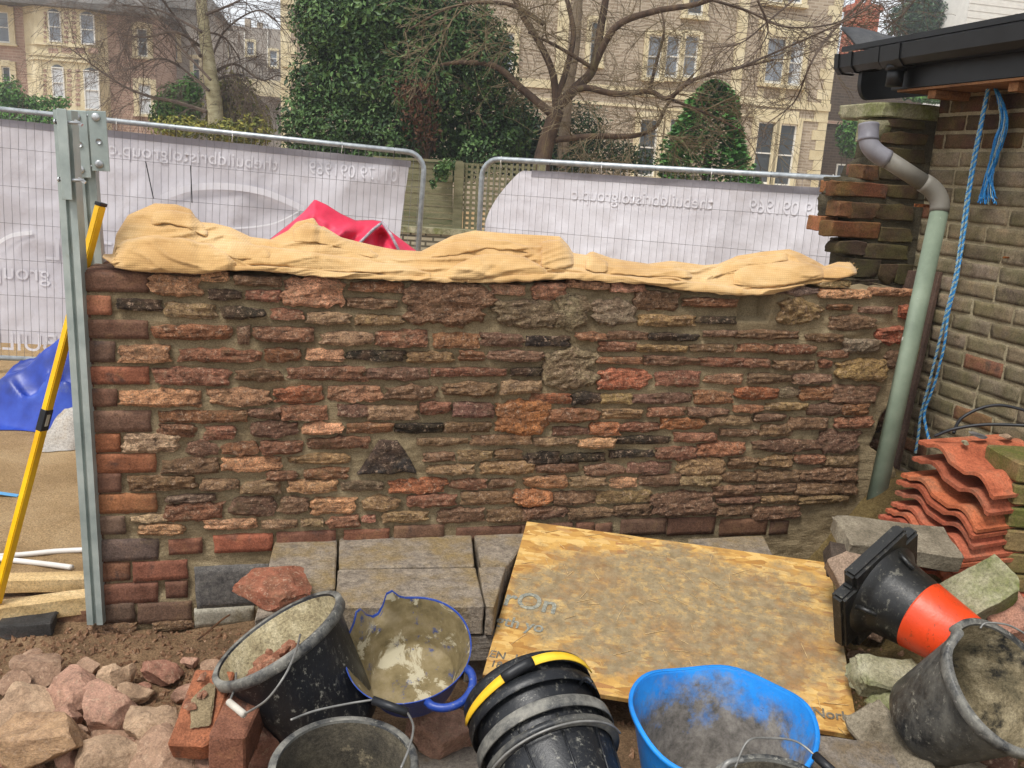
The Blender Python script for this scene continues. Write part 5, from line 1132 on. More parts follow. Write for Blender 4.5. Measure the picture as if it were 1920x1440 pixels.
slab('broken_block', 'moss streaked slab lying flat under the traffic cone', 'block', 1660, 1272, 2.52, (.20, .10, .07), M_MOSSC, .15, .85, 6, None, .3, .006)
slab('broken_block', 'green stained block leaning against the right hand bucket', 'block', 1684, 1352, 2.44, (.09, .17, .06), M_MOSSC, -.5, .9, 7, None, .3, .006)
slab('paving_piece', 'grey paving slab piece beside the corner of the strand board', 'slab', 1668, 1402, 2.34, (.12, .24, .05), M_LINT, -.55, 1.0, 8, None, .2)
slab('paving_piece', 'dark slab in the bottom corner under the strand board', 'slab', 1590, 1432, 2.24, (.24, .12, .05), M_BLOCKD, .1, 1.1, 9, None, .2)
rk(1776, 1418, 118, 64, '8a8176', 'rough grey rock at the bottom edge below the right hand bucket', mat=M_LINT)
rk(1560, 1130, 50, 60, '5a4a3c', 'dark soil covered stone in the gap beside the board', seed=31)
rk(1640, 1180, 60, 50, '7a6250', 'brown stone in the shade below the cone base', seed=33)
rk(1620, 1240, 60, 40, '6b5a48', 'brown stone under the lower edge of the cone', seed=35)
rk(1720, 1330, 70, 50, '8a7f60', 'mossy brown stone behind the right hand bucket', seed=36, mat=M_MOSSC)
rk(1870, 1420, 90, 50, '6e4f40', 'dark red stone in the lower right corner', seed=37)
rk(1700, 1432, 60, 30, '9a5f48', 'small orange red stone at the bottom edge right of the slab', seed=38)
rk(1690, 965, 60, 50, '6a5c48', 'muddy stone behind the lintel at the foot of the pipe', seed=39)
rk(1672, 912, 46, 40, '5a4f40', 'dark muddy stone beside the foot of the green pipe', seed=41)
# ---- black cable looping over the tiles
cb = spl([atY(1788, 812, 3.1), atY(1802, 785, 3.15), atY(1840, 765, 3.15), atY(1880, 760, 3.12), atY(1930, 772, 3.05)], 10)
tag(MB().tube(cb, .006, 8).build('cable', M_BLKP, None, True), 'black cable arching up behind the stack of tiles', 'cable')
cb = spl([atY(1752, 818, 3.0), atY(1790, 804, 2.98), atY(1850, 796, 2.95), atY(1930, 798, 2.9)], 10)
tag(MB().tube(cb, .006, 8).build('cable', M_BLKP, None, True), 'black cable lying across the topmost tile', 'cable')
# ---- loose chips and crumbs
ch = MB()
def chip(P, s, R):
    rot = Euler((R.random()*6, R.random()*6, R.random()*6)).to_matrix()
    vs = [rot @ Vector(v)*s for v in ((1, 0, 0), (-1, .1, 0), (0, .8, .1), (0, -.7, 0), (.1, 0, .55), (0, .1, -.5))]
    ch.add([P+v for v in vs], [(0, 2, 4), (2, 1, 4), (1, 3, 4), (3, 0, 4), (2, 0, 5), (1, 2, 5), (3, 1, 5), (0, 3, 5)])
for i in range(5200):
    R = random.Random(9000+i)
    if R.random() < .62: x, y = R.uniform(-20, 640), R.uniform(1180, 1445)
    elif R.random() < .6: x, y = R.uniform(1400, 1930), R.uniform(1000, 1445)
    else: x, y = R.uniform(560, 1650), R.uniform(1180, 1445)
    chip(on_ground(x, y), R.choice((.003, .004, .005, .007, .010))*(1+R.random()), R)
struct(ch.build('stone_crumbs', M_ROCK, None, False, hexc('8f6d52')), 'stuff')
tw = spl([on_ground(370, 1200, -.01), on_ground(395, 1180, -.04), on_ground(415, 1163, -.05), on_ground(432, 1152, -.07)], 5)
tag(MB().tube(tw, [.0035]*(len(tw)-1)+[.001], 5).build('twig', surf('twig_bark', [hexc('3d2a1c'), hexc('5f4028')], 20), None), 'thin brown twig lying on the soil at the wall foot', 'twig')
# ================================================================== temporary mesh fencing with banners
UPZ = Vector((0, 0, 1))
M_TUBE = surf('galvanised_tube', [hexc('84898c'), hexc('9da3a6'), hexc('b5babb')], 20, .42, .12, 60, .002, spec=.5, metal=.55)
M_MESHW = surf('fence_wire', [hexc('6c6a6c'), hexc('8a888a')], 20, .5, 0, 10, spec=.4, metal=.4)
def banner_mat():
    b = NB('banner_pvc'); v = b.coord(vary=False)
    c = b.ramp(b.noise(v, 1.3, 6, .6), [(.3, hexc('c4bfc2')), (.5, hexc('d0ccd0')), (.7, hexc('d8d5d9'))])
    c = b.mix(b.ramp(b.noise(v, 3.2, 9, .7), [(.56, 0.0), (.74, .5)]), c, hexc('a79b94'))
    return b.fin(c, .45, b.bump(b.noise(v, 5, 5, .6), .35, .03), .35)
M_BAN = banner_mat(); M_BTXT = surf('banner_print', [hexc('d8d5d9'), hexc('e0dde0')], 3, .5, 0); M_HEM = surf('banner_hem', [hexc('8b868b'), hexc('99959a')], 6, .6, 0)
def fence(label, blabel, TL_, TR_, H, sag, left_round, right_round, cut=None, rise=.03):
    """panel between two top corners; TL_/TR_ are 3-D top corners"""
    d = TR_-TL_; L = d.length; d.normalize(); up = (UPZ-d*UPZ.dot(d)).normalized(); nrm = up.cross(d)       # nrm points away from the viewer or to him
    root = thing('mesh_fence_panel', label, 'fence panel', TL_-up*H)
    def q(s, h, o=0): return TL_+d*s-up*(H-h)+nrm*o
    r = .021; cr = .14; path = []
    def arc(cx, cy, a0, a1): return [q(cx+cr*math.cos(lerp(a0, a1, t/6)), cy+cr*math.sin(lerp(a0, a1, t/6))) for t in range(7)]
    path += [q(0, 0)] + (arc(cr, H-cr, PI, PI/2) if left_round else [q(0, H)]) + (arc(L-cr, H-cr, PI/2, 0) if right_round else [q(L, H)]) + [q(L, 0)]
    MB().tube(path, r, 12).build('frame_tube', M_TUBE, root, True)
    MB().tube([q(0, .05), q(L, .05)], r*.9, 10).build('bottom_rail', M_TUBE, root, True)
    wm = MB(); s = .05; R = random.Random(5)
    while s < L-.03:
        top = H
        if (right_round and s > L-cr): top = H-cr+math.sqrt(max(0, cr*cr-(s-L+cr)**2))
        if (left_round and s < cr): top = H-cr+math.sqrt(max(0, cr*cr-(cr-s)**2))
        j = R.uniform(-.005, .005); wm.tube([q(s, .05, -.006), q(s+j, H*.33, -.006), q(s-j, H*.66, -.006), q(s+j*.5, top, -.006)], .0016, 3, False); s += .0525
    for h in [H*(i/7.0) for i in range(1, 7)]: wm.tube([q(.0, h, -.002), q(L, h, -.002)], .0016, 3, False)
    o = wm.build('wire_mesh', M_MESHW, root); o['kind'] = 'stuff'
    for k in range(8):
        s = L*(k+.4)/8; MB().tube([q(s, H-.06, .0), q(s+.004, H-.02, -.024), q(s, H+.022, -.01), q(s-.003, H-.01, .02)], .003, 5).build('cable_tie', M_BLKP if k % 2 else M_WPIPE, root)
    # banner on the far side of the wires
    nx, ny = 120, 60; vs = []
    b0, b1 = (.02 if cut is None else .03), L-.05
    for j in range(ny+1):
        h = lerp(.16, H-.065, j/ny)
        for i in range(nx+1):
            s = lerp(b0, b1, i/nx)
            lo = b0 + (cut(h) if cut else 0); hi = b1-(.05+.05*math.sin(h/H*3.1) if right_round else 0)
            s = lerp(lo, hi, i/nx)
            dz = .014+abs(fbm(s*1.1, h*1.1, 2+L, 4))*.05+.010*(1-abs(nz(s*1.5+h*.8, h*.4, 9))*2)
            vs.append(q(s, h-.02*math.sin(s*5)**2*(j == ny)*.4, dz+.004))
    bn = mesh('banner', vs, [(j*(nx+1)+i, j*(nx+1)+i+1, (j+1)*(nx+1)+i+1, (j+1)*(nx+1)+i) for j in range(ny) for i in range(nx)], M_BAN, None, True)
    tag(bn, blabel, 'banner')
    def on(s, h):          # surface of the banner
        lo = b0+(cut(h) if cut else 0); hi = b1-(.05+.05*math.sin(h/H*3.1) if right_round else 0)
        return q(s, h, .014+abs(fbm(s*1.1, h*1.1, 2+L, 4))*.05+.010*(1-abs(nz(s*1.5+h*.8, h*.4, 9))*2)+.0015)
    hv = []
    for i in range(nx+1):
        s = lerp(b0+(cut(H) if cut else 0), b1-.05, i/nx); hv += [on(s, H-.115), on(s, H-.066)]
    mesh('hem', hv, [(2*i, 2*i+2, 2*i+3, 2*i+1) for i in range(nx)], M_HEM, bn, True)
    def text(s_, x0, h0, size, x1=None):
        o = text_mesh('printed_text', s_, size, Matrix.Identity(4), M_BTXT, bn, bold=.004); o['kind'] = 'stuff'
        if x1 is not None:
            wd = max(v.co.x for v in o.data.vertices); o.data.transform(Matrix.Scale((x0-x1)/wd, 4, (1, 0, 0)))
        bm = bmesh.new(); bm.from_mesh(o.data); bmesh.ops.triangulate(bm, faces=bm.faces[:]); bm.to_mesh(o.data); bm.free()
        for v in o.data.vertices: v.co = on(x0-v.co.x, h0+v.co.y)-nrm*.0040
        return o
    return root, q, text, L
f1a = atY(-60, 198, 6.32); f1b = atY(797, 288, 7.05); f1a.z -= .0
H1 = 1.83
_, q1, tx1, L1 = fence('wire mesh fence panel on the left behind the posts', 'grey banner on the left fence panel with reversed lettering near its right end', f1a, f1b, H1, .1, False, True)
def s_of(A, B, x, y):
    d = (B-A).normalized(); n = d.cross(UPZ).normalized(); p = atpl(x, y, A, n)-A; return p.dot(d), p
s0 = lambda x, y: s_of(f1a, f1b, x, y)[0]
tx1('thebuildbristolgroup.c', s0(521, 300), H1-.235, .135, s0(203, 270)); tx1('01179 091969', s0(747, 320), H1-.235, .135, s0(580, 305))
tx1('BUILD', s0(108, 650), H1-1.78+.06, .19); tx1('group', s0(92, 520), H1-1.19, .17); tx1('BRISTOL', s0(330, 480), H1-1.03, .24)
for sx, sy in ((s0(700, 300), .2),): pass
f2a = atY(905, 297, 6.95); f2b = atY(1760, 345, 5.75)
def cut2(h): return .30*max(0, (h-1.25)/.49)**1.8
_, q2, tx2, L2 = fence('wire mesh fence panel on the right, running behind the broken brick wall', 'pale banner on the right fence panel with a sagging left corner', f2a, f2b, 1.80, .1, True, False, cut2)
s2 = lambda x, y: s_of(f2a, f2b, x, y)[0]
tx2('thebuildbristolgroup.c', s2(1340, 352), 1.80-.26, .135, s2(1072, 340)); tx2('01179 091969', s2(1592, 378), 1.80-.26, .135, s2(1405, 368))
def swoosh(bn_name, q, pts, H, w_):
    pass
for k, (xa, ya, xb, yb) in enumerate(((274, 303, 289, 372), (358, 310, 361, 380))):
    a = s_of(f1a, f1b, xa, ya)[1]+f1a; b_ = s_of(f1a, f1b, xb, yb)[1]+f1a; nn = (f1b-f1a).normalized().cross(UPZ).normalized()
    o = MB().tube([a+nn*.02*(1 if nn.y < 0 else -1), b_+nn*.03*(1 if nn.y < 0 else -1)], .004, 5).build('hanging_tie', M_BLKP); tag(o, ('slanting' if k == 0 else 'straight')+' loose black cable tie hanging on the left fence mesh', 'cable tie')
M_WLINE = surf('banner_white_line', [hexc('e6e4e6'), hexc('f0eff0')], 3, .4, 0)
ban1 = [o for o in bpy.data.objects if o.name == 'banner'][0]
nn = (f1b-f1a).normalized().cross(UPZ).normalized(); nn = nn if nn.y < 0 else -nn
for pts, wd in (([(375, 425), (440, 428), (500, 422), (535, 410), (565, 393)], .012), ([(300, 372), (360, 352), (430, 350), (500, 362), (570, 392)], .05), ([(-10, 460), (20, 442), (60, 436)], .03)):
    pp = spl([s_of(f1a, f1b, x, y)[1]+f1a for x, y in pts], 6); vs = []
    for p in pp: vs += [p-nn*.008+UPZ*wd*.5, p-nn*.008-UPZ*wd*.5]
    mesh('printed_line', vs, [(2*i, 2*i+1, 2*i+3, 2*i+2) for i in range(len(pp)-1)], M_WLINE if wd < .04 else M_BTXT, ban1)
# ================================================================== timber fence on a low wall, beyond
M_FBRD = surf('weathered_board', [hexc('56553e'), hexc('716d53'), hexc('827e62')], 4, .9, .3, 40, stretch=(1, 1, 5), dirt=hexc('4c5034'), dscale=2, dlo=.5, dhi=.7)
YF = 15.5
tf = thing('timber_fence', 'weathered timber fence with a trellis panel behind the gap between the mesh panels', 'fence', atY(850, 430, YF))
def fbox(name, x0, y0, x1, y1, Y, th, mat, parent, color=None):
    xm, ym = (x0+x1)/2, (y0+y1)/2; xa, xb = atY(x0, ym, Y).x, atY(x1, ym, Y).x; za, zb_ = atY(xm, y0, Y).z, atY(xm, y1, Y).z
    return MB().box(((xa+xb)/2, Y+th/2, (za+zb_)/2), (abs(xb-xa)/2, th/2, abs(za-zb_)/2)).build(name, mat, parent, False, color)
for k in range(11): fbox('board', 700, 303+k*11.6, 849, 303+k*11.6+11.2, YF+.01*(k % 2), .02, M_FBRD, tf)
fbox('cap_rail', 700, 297, 868, 302, YF-.03, .09, M_FBRD, tf); fbox('post', 850, 304, 868, 434, YF-.05, .1, M_FBRD, tf); fbox('post', 690, 298, 702, 430, YF-.05, .1, M_FBRD, tf)
for k in range(13): fbox('trellis_slat', 870+k*10.5, 307, 870+k*10.5+5, 430, YF, .012, M_FBRD, tf)
for k in range(13): fbox('trellis_slat', 868, 309+k*9.6, 1004, 309+k*9.6+4.6, YF+.014, .012, M_FBRD, tf)
fbox('post', 1004, 304, 1020, 434, YF-.05, .1, M_FBRD, tf)
def brick_tex(name, c1, c2, mort, sc=1.0, bw=.5, rh=.25, ms=.02):
    b = NB(name); tc = b.n('TexCoord').outputs['Object']; sx = b.n('SeparateXYZ', None, Vector=tc)
    cv = b.n('CombineXYZ', None, X=b.math('ADD', sx.outputs[0], b.math('MULTIPLY', sx.outputs[1], .6)), Y=sx.outputs[2])
    bt = b.n('TexBrick', None, Vector=cv, Color1=c1, Color2=c2, Mortar=mort, Scale=sc, Mortar_Size=ms, Brick_Width=bw, Row_Height=rh, Bias=0.0)
    c = b.mix(b.ramp(b.noise(tc, 1.1, 9, .7), [(.35, .3), (.6, 0.0)]), bt.outputs[0], tuple(x*.55 for x in c1))
    c = b.mix(b.math('MULTIPLY', b.noise(tc, 5, 9, .8), .16), c, tuple(x*1.4 for x in c2))
    return b.fin(c, .92, b.bump(bt.outputs['Fac'], -.4, .02), .2)
M_LOWB = brick_tex('low_wall_brick', hexc('a39a84'), hexc('857a66'), hexc('3d382c'), 1.0, .26, .085, .018)
lw = thing('low_wall', 'low mossy brick wall under the timber fence', 'wall', atY(850, 480, YF-.2))
fbox('wall_body', 600, 441, 1100, 545, YF-.22, .25, M_LOWB, lw); fbox('coping', 598, 430, 1102, 441, YF-.25, .32, M_MOSSC, lw)
# ================================================================== vegetation
def leaf_mat(name, cols, rough=.45, spec=.4):
    b = NB(name); g = b.n('NewGeometry') if False else None
    v = b.coord(vary=False); oi = b.n('TexNoise', None, Vector=v, Scale=6.0, Detail=2.0).outputs[0]
    w_ = b.n('TexWhiteNoise', {'noise_dimensions': '3D'}, Vector=b.n('VectorMath', {'operation': 'SNAP'}, i0=v, i1=(.12, .12, .12)).outputs[0]).outputs[0]
    k = len(cols); c = b.ramp(b.math('ADD', b.math('MULTIPLY', w_, .55), b.math('MULTIPLY', oi, .45)), [(.2+.6*i/(k-1), q) for i, q in enumerate(cols)])
    return b.fin(c, rough, None, spec, Transmission_Weight=0.0, Subsurface_Weight=0.0)
M_LAUREL = leaf_mat('laurel_leaf', [hexc('1c2f16'), hexc('2d4723'), hexc('456331'), hexc('66824a')], .5, .28)
M_DEAD = leaf_mat('dead_leaf', [hexc('35241a'), hexc('4f3526'), hexc('684c38')], .8, .2)
M_CONI = leaf_mat('cypress_spray', [hexc('2f5527'), hexc('477636'), hexc('64954a')], .6, .3)
M_HEDGE = leaf_mat('hedge_leaf', [hexc('2a4a18'), hexc('44702a'), hexc('5f8a38')], .5, .35)
M_YSHR = leaf_mat('yellow_shrub_leaf', [hexc('4a5426'), hexc('75772f'), hexc('97903f')], .6, .3)
M_DSHR = leaf_mat('dark_shrub_leaf', [hexc('16281a'), hexc('24401f'), hexc('36532a')], .5, .3)
M_BARK = surf('bark', [hexc('352a22'), hexc('4f3f33'), hexc('66543f')], 8, .95, .6, 40, .02, stretch=(1, 1, .4), dirt=hexc('5c5a38'), dscale=2, dlo=.55, dhi=.75)
M_TWIG = surf('pale_twig', [hexc('564b3a'), hexc('71644d'), hexc('897a60')], 5, .9, 0)
M_BTWIG = surf('birch_twig', [hexc('403630'), hexc('574a40'), hexc('6c5d50')], 5, .9, 0)
def birch_bark():
    b = NB('birch_bark'); v = b.coord((1, 1, 3), vary=False)
    c = b.ramp(b.noise(v, 2.5, 8, .7), [(.3, hexc('7a7256')), (.5, hexc('a39b7c')), (.7, hexc('b9b294'))])
    c = b.mix(b.ramp(b.noise(b.coord((.5, .5, 4), vary=False), 4, 6, .8), [(.58, 0.0), (.63, .8)]), c, hexc('463d30')); return b.fin(c, .9, b.bump(b.noise(v, 20, 6), .4, .02), .2)
M_BIRCH = birch_bark()
def leaves(lobes, n, size, mat, name, parent, seed, asp=.5, shell=.5, up=.4, droop=0.0):
    R = random.Random(seed); vs = []; fs = []; tot = sum(l[3]*l[4]*l[5] for l in lobes)
    for (cx, cy, cz, rx, ry, rz) in lobes:
        for _ in range(int(n*rx*ry*rz/tot)):
            d = Vector((R.gauss(0, 1), R.gauss(0, 1), R.gauss(0, 1))).normalized()
            f = shell+(1-shell)*R.random()**.6; f *= 1+.22*nz(d.x*3+cx, d.y*3, d.z*3+cz)
            p = Vector((cx+d.x*rx*f, cy+d.y*ry*f, cz+d.z*rz*f))
            nn_ = (d+Vector((R.gauss(0, .5), R.gauss(0, .5), R.gauss(0, .5)+up))).normalized(); a = nn_.orthogonal().normalized(); a = (Matrix.Rotation(R.uniform(0, 6.28), 3, nn_) @ a)
            a = (a+Vector((0, 0, -droop))).normalized(); b_ = nn_.cross(a).normalized(); s = size*R.uniform(.6, 1.25); w_ = s*asp
            k = len(vs); vs += [p-a*s*.5, p+b_*w_*.5+nn_*w_*.12, p+a*s*.5-nn_*s*.1, p-b_*w_*.5+nn_*w_*.12]; fs += [(k, k+1, k+2), (k, k+2, k+3)]
    return mesh(name, vs, fs, mat, parent)
def lob(Y, L, k=1.0):
    out = []
    for (cx, cy, rx, ry) in L:
        c = atY(cx, cy, Y); m = Y/FPX*1.02; out.append((c.x, c.y+random.uniform(-.3, .3), c.z, rx*m, (rx+ry)*.5*m*.8*k, ry*m))
    return out
random.seed(3)
YB = 17.2
bush = thing('evergreen_tree', 'large dense dark green laurel rising behind the timber fence', 'tree', (atY(760, 330, YB).x, YB, 0))
LB = [(640, 40, 90, 75), (730, 20, 110, 80), (850, 70, 90, 80), (600, 150, 62, 62), (690, 150, 95, 80), (800, 165, 90, 80), (910, 120, 62, 80), (560, 225, 46, 55), (630, 235, 80, 60), (740, 250, 85, 58), (850, 245, 80, 55), (925, 225, 55, 70), (700, 80, 90, 80), (570, 290, 50, 42), (680, 300, 100, 40), (900, 290, 70, 40), (820, 310, 80, 35), (590, 30, 40, 45), (960, 250, 40, 50), (835, 330, 24, 26)]
leaves(lob(YB, LB), 52000, .09, M_LAUREL, 'crown', bush, 1, .5, .5, .5)
leaves(lob(YB, LB), 14000, .14, M_LAUREL, 'inner_foliage', bush, 6, .5, .1, .3)
leaves(lob(15.0, [(826, 322, 17, 20), (812, 342, 9, 10), (840, 308, 16, 12)]), 420, .085, M_LAUREL, 'overhanging_spray', bush, 7, .5, .1, .3, .5)['kind'] = 'stuff'
leaves(lob(YB-.9, [(790, 205, 36, 60), (770, 170, 40, 30), (810, 255, 24, 30)]), 420, .13, M_DEAD, 'dead_leaves', bush, 2, .4, .2, -.2, .8)
mb = MB(); 
for k in range(5):
    a = atY(790+k*8, 330, YB); mb.tube([Vector((a.x, YB, -.2)), Vector((a.x-.1*k, YB-.3, 1.2)), atY(770+k*20, 190-k*8, YB-.2), atY(720+k*50, 90, YB)], [.09, .07, .05, .02], 6)
mb.build('trunk', M_BARK, bush, True)
# twiggy trees -------------------------------------------------
def twigs(mb, p, d, ln, r, depth, R, droop, curl, n=3, sides=3):
    pts = [p]; q = d.normalized(); seg = 7 if depth > 0 else 5; rs = [r]
    ax = Vector((R.gauss(0, 1), R.gauss(0, 1), R.gauss(0, 1))).normalized()
    for i in range(seg):
        q = (q+Vector((R.gauss(0, .12), R.gauss(0, .12), R.gauss(0, .12)-droop))+ax.cross(q)*curl*R.uniform(.3, 1)).normalized()
        pts.append(pts[-1]+q*ln/seg); rs.append(max(r*(1-.8*(i+1)/seg), .0035))
        if depth > 0 and i > 0:
            for _ in range(n if R.random() < .4 else n-1):
                dd = (q+Vector((R.gauss(0, .55), R.gauss(0, .55), R.gauss(0, .5)))).normalized()
                twigs(mb, pts[-1], dd, ln*R.uniform(.35, .62), rs[-1]*.62, depth-1, R, droop, curl, n, sides)
    mb.tube(pts, rs, sides, False)
YT = 16.2
bt_ = thing('bare_tree', 'spreading leafless tree with forked trunk right of the laurel', 'tree', (atY(1015, 330, YT).x, YT, 0))
limbs = [([(1005, 420), (1012, 340), (1024, 270), (1045, 205)], 19, 13), ([(1043, 208), (1037, 140), (1012, 82), (980, 30), (955, -25)], 7, 4.5), ([(1036, 215), (980, 168), (930, 125), (862, 117), (800, 128)], 8, 2.5), ([(1045, 200), (1085, 160), (1112, 128), (1126, 54), (1138, -15)], 10, 6),
         ([(1110, 132), (1153, 52), (1224, 22), (1305, 8), (1365, -15)], 7, 3.5), ([(1047, 190), (1094, 165), (1153, 176), (1218, 172), (1252, 184), (1300, 150), (1370, 130), (1450, 112)], 6.5, 2.2), ([(1040, 262), (1115, 255), (1186, 255), (1229, 238), (1252, 195), (1300, 140)], 6, 2),
         ([(1042, 190), (1062, 130), (1075, 60), (1058, -20)], 6, 4), ([(1020, 45), (960, 10), (890, 5), (830, 20), (760, 60)], 4.5, 1.5), ([(1112, 128), (1050, 90), (990, 60)], 4, 2), ([(1218, 172), (1230, 120), (1245, 60), (1240, 20)], 3.5, 1.6), ([(1252, 184), (1330, 215), (1390, 245)], 3, 1.3)]
random.seed(11); big = MB(); tw_ = MB(); R = random.Random(5)
M1 = YT/FPX
for li, (pts, r0, r1) in enumerate(limbs):
    dep = R.uniform(-.5, .5) if li else 0
    P = [atY(x, y, YT+dep*i/len(pts)*1.5) for i, (x, y) in enumerate(pts)]
    if li == 0: P[0].z = -.3
    Q = spl(P, 6); rr = [lerp(r0, r1, i/(len(Q)-1))*M1 for i in range(len(Q))]; big.tube(Q, rr, 8)
    if li == 0: continue
    for i, p in enumerate(Q):
        if i < 3: continue
        t = (Q[min(i+1, len(Q)-1)]-Q[i-1]).normalized()
        for _ in range(1 if R.random() < .48 else 0):
            d = (t*.5+Vector((R.gauss(0, .8), R.gauss(0, .6), R.gauss(.05, .7)))).normalized()
            twigs(tw_, p, d, R.uniform(.7, 1.8), R.uniform(.009, .015), 2 if R.random() < .6 else 1, R, .03, .17, 2)
big.build('trunk', M_BARK, bt_, True); tw_.build('twigs', M_TWIG, bt_)
p2 = thing('bare_tree', 'slim pale trunk standing just behind the forked leafless tree', 'tree', (atY(1070, 330, YT+1.6).x, YT+1.6, 0))
Q = spl([Vector((atY(1052, 330, YT+1.6).x, YT+1.6, -.2)), atY(1062, 200, YT+1.6), atY(1078, 90, YT+1.6), atY(1086, -30, YT+1.6)], 5)
MB().tube(Q, [lerp(.12, .08, i/15) for i in range(len(Q))], 8).build('trunk', surf('pale_bark', [hexc('6f6152'), hexc('8a7b68')], 6, .9, .4, 30), p2, True)
YR = 24.0
br = thing('birch_tree', 'pale birch trunk with fine drooping bare twigs behind the left fence panel', 'tree', (atY(408, 300, YR).x, YR, 0)); mb = MB(); M2 = YR/FPX
Q = spl([Vector((atY(410, 300, YR).x, YR, -.5)), atY(404, 220, YR), atY(393, 130, YR), atY(382, 50, YR), atY(372, -60, YR)], 6); mb.tube(Q, [lerp(16, 8, i/(len(Q)-1))*M2 for i in range(len(Q))], 10); mb.build('trunk', M_BIRCH, br, True)
tw_ = MB(); R = random.Random(8)
for pts, r0 in (([(376, 105), (336, 42), (300, -5)], 4), ([(388, 210), (325, 190), (270, 178), (216, 152), (130, 90)], 4), ([(380, 90), (330, 60), (270, 70), (215, 60)], 3), ([(395, 150), (340, 90), (300, 40), (240, -20)], 2.5), ([(395, 140), (440, 120), (490, 150), (520, 140)], 3), ([(400, 150), (450, 140), (470, 165)], 3), ([(385, 60), (420, 70), (450, 110)], 2.5), ([(380, 30), (430, 10), (470, -10)], 3), ([(378, 60), (300, 20), (230, 10)], 3), ([(390, 130), (420, 60), (480, 20), (520, 40)], 2.5), ([(392, 170), (330, 120), (290, 110), (250, 130)], 2.5)):
    P = spl([atY(x, y, YR+R.uniform(-.6, .6)) for x, y in pts], 6); tw_.tube(P, [lerp(r0, .9, i/(len(P)-1))*M2 for i in range(len(P))], 5)
    for i, p in enumerate(P):
        if i < 2: continue
        t = (P[min(i+1, len(P)-1)]-P[i-1]).normalized()
        for _ in range(1): twigs(tw_, p, (t*.8+Vector((R.gauss(0, .6), R.gauss(0, .5), R.gauss(-.1, .6)))).normalized(), R.uniform(.9, 2.0), R.uniform(.009, .014), 1 if R.random() < .6 else 2, R, .06, .10, 2)
tw_.build('branches', M_BTWIG, br)
# overhanging branches, upper right
oh_ = thing('bare_tree', 'leafless branches reaching in front of the pale villa at the upper right', 'tree', (atY(1500, 300, 14).x, 14.6, 0)); tw_ = MB(); R = random.Random(21)
for pts, r0 in (([(1300, -10), (1400, 20), (1470, 50), (1560, 45), (1640, 5)], 3), ([(1640, -20), (1560, 60), (1520, 120), (1490, 190), (1440, 230)], 3), ([(1380, 130), (1450, 100), (1540, 60), (1620, 20), (1650, -10)], 2.5), ([(1420, 0), (1440, 60), (1400, 120)], 2), ([(1500, -10), (1440, 40), (1390, 80), (1330, 90)], 2), ([(1730, -20), (1690, 30), (1650, 60)], 2)):
    P = spl([atY(x, y, 14+R.uniform(-.5, .5)) for x, y in pts], 6); tw_.tube(P, [lerp(r0, .8, i/(len(P)-1))*14/FPX for i in range(len(P))], 5)
    for i, p in enumerate(P):
        t = (P[min(i+1, len(P)-1)]-P[max(0, i-1)]).normalized()
        if R.random() < .8: twigs(tw_, p, (t+Vector((R.gauss(0, .7), R.gauss(0, .5), R.gauss(0, .6)))).normalized(), R.uniform(.4, 1.0), .008, 1, R, .03, .12, 2)
tw_.build('branches', M_BTWIG, oh_)
# cypress -------------------------------------------------------
YC = 20.0; cy_ = thing('cypress_tree', 'small bright green conical cypress in front of the pale villa', 'tree', (atY(1325, 340, YC).x, YC, 0)); R = random.Random(4); vs = []; fs = []
cb_ = atY(1322, 345, YC); ct = atY(1342, 150, YC); hC = ct.z-cb_.z+1.0
for i in range(14000):
    t = R.random()**.85; h = t*hC; a = R.uniform(0, 2*PI); rr = 1.26*(1-t)**.5*(1+.30*nz(math.cos(a)*2.2+t*4, math.sin(a)*2.2, t*5)); f = R.uniform(.6, 1.08)
    c = Vector((lerp(cb_.x, ct.x, t)+math.cos(a)*rr*f, YC+math.sin(a)*rr*f, cb_.z-1.0+h)); o = Vector((math.cos(a), math.sin(a), R.uniform(-.1, .7))).normalized()
    s = R.uniform(.07, .17); b_ = o.cross(Vector((R.gauss(0, .5), R.gauss(0, .5), 1))).normalized()*s*.38; k = len(vs)
    vs += [c-o*s*.4, c+b_, c+o*s*.6-Vector((0, 0, s*.25)), c-b_]; fs += [(k, k+1, k+2), (k, k+2, k+3)]
mesh('crown', vs, fs, M_CONI, cy_); MB().tube([Vector((cb_.x, YC, -.3)), Vector((cb_.x, YC, cb_.z+1))], .09, 6).build('trunk', M_BARK, cy_)
# shrubs and hedge
def shrub(name, label, Y, L, n, size, mat, seed, asp=.5, cat='shrub'):
    c = atY(L[0][0], L[0][1], Y); r = thing(name, label, cat, (c.x, Y, 0)); leaves(lob(Y, L), n, size, mat, 'foliage', r, seed, asp, .35, .3)
    m_ = MB()
    for k in range(4): m_.tube([Vector((c.x+.1*k-.2, Y, -.3)), Vector((c.x+.3*k-.5, Y, c.z))], [.03, .012], 5)
    m_.build('stems', M_BARK, r)
shrub('shrub', 'dark green shrub at the foot of the leafless tree', 18.5, [(1000, 275, 60, 55), (970, 220, 40, 50), (1010, 320, 70, 40)], 5000, .12, M_DSHR, 31)
shrub('shrub', 'dark needle-leaved shrub under the low limb of the leafless tree', 18.2, [(1120, 290, 85, 38), (1190, 300, 50, 30), (1090, 240, 55, 50), (1060, 300, 60, 40)], 5200, .12, M_DSHR, 32, .25)
shrub('shrub', 'yellowish green shrub right of the birch trunk', 25, [(440, 185, 42, 48), (450, 225, 55, 40), (420, 210, 40, 50)], 3600, .15, M_YSHR, 33)
shrub('shrub', 'mixed green shrub left of the birch trunk', 26, [(345, 200, 42, 42), (320, 215, 36, 30), (365, 170, 22, 30)], 2600, .15, M_HEDGE, 34)
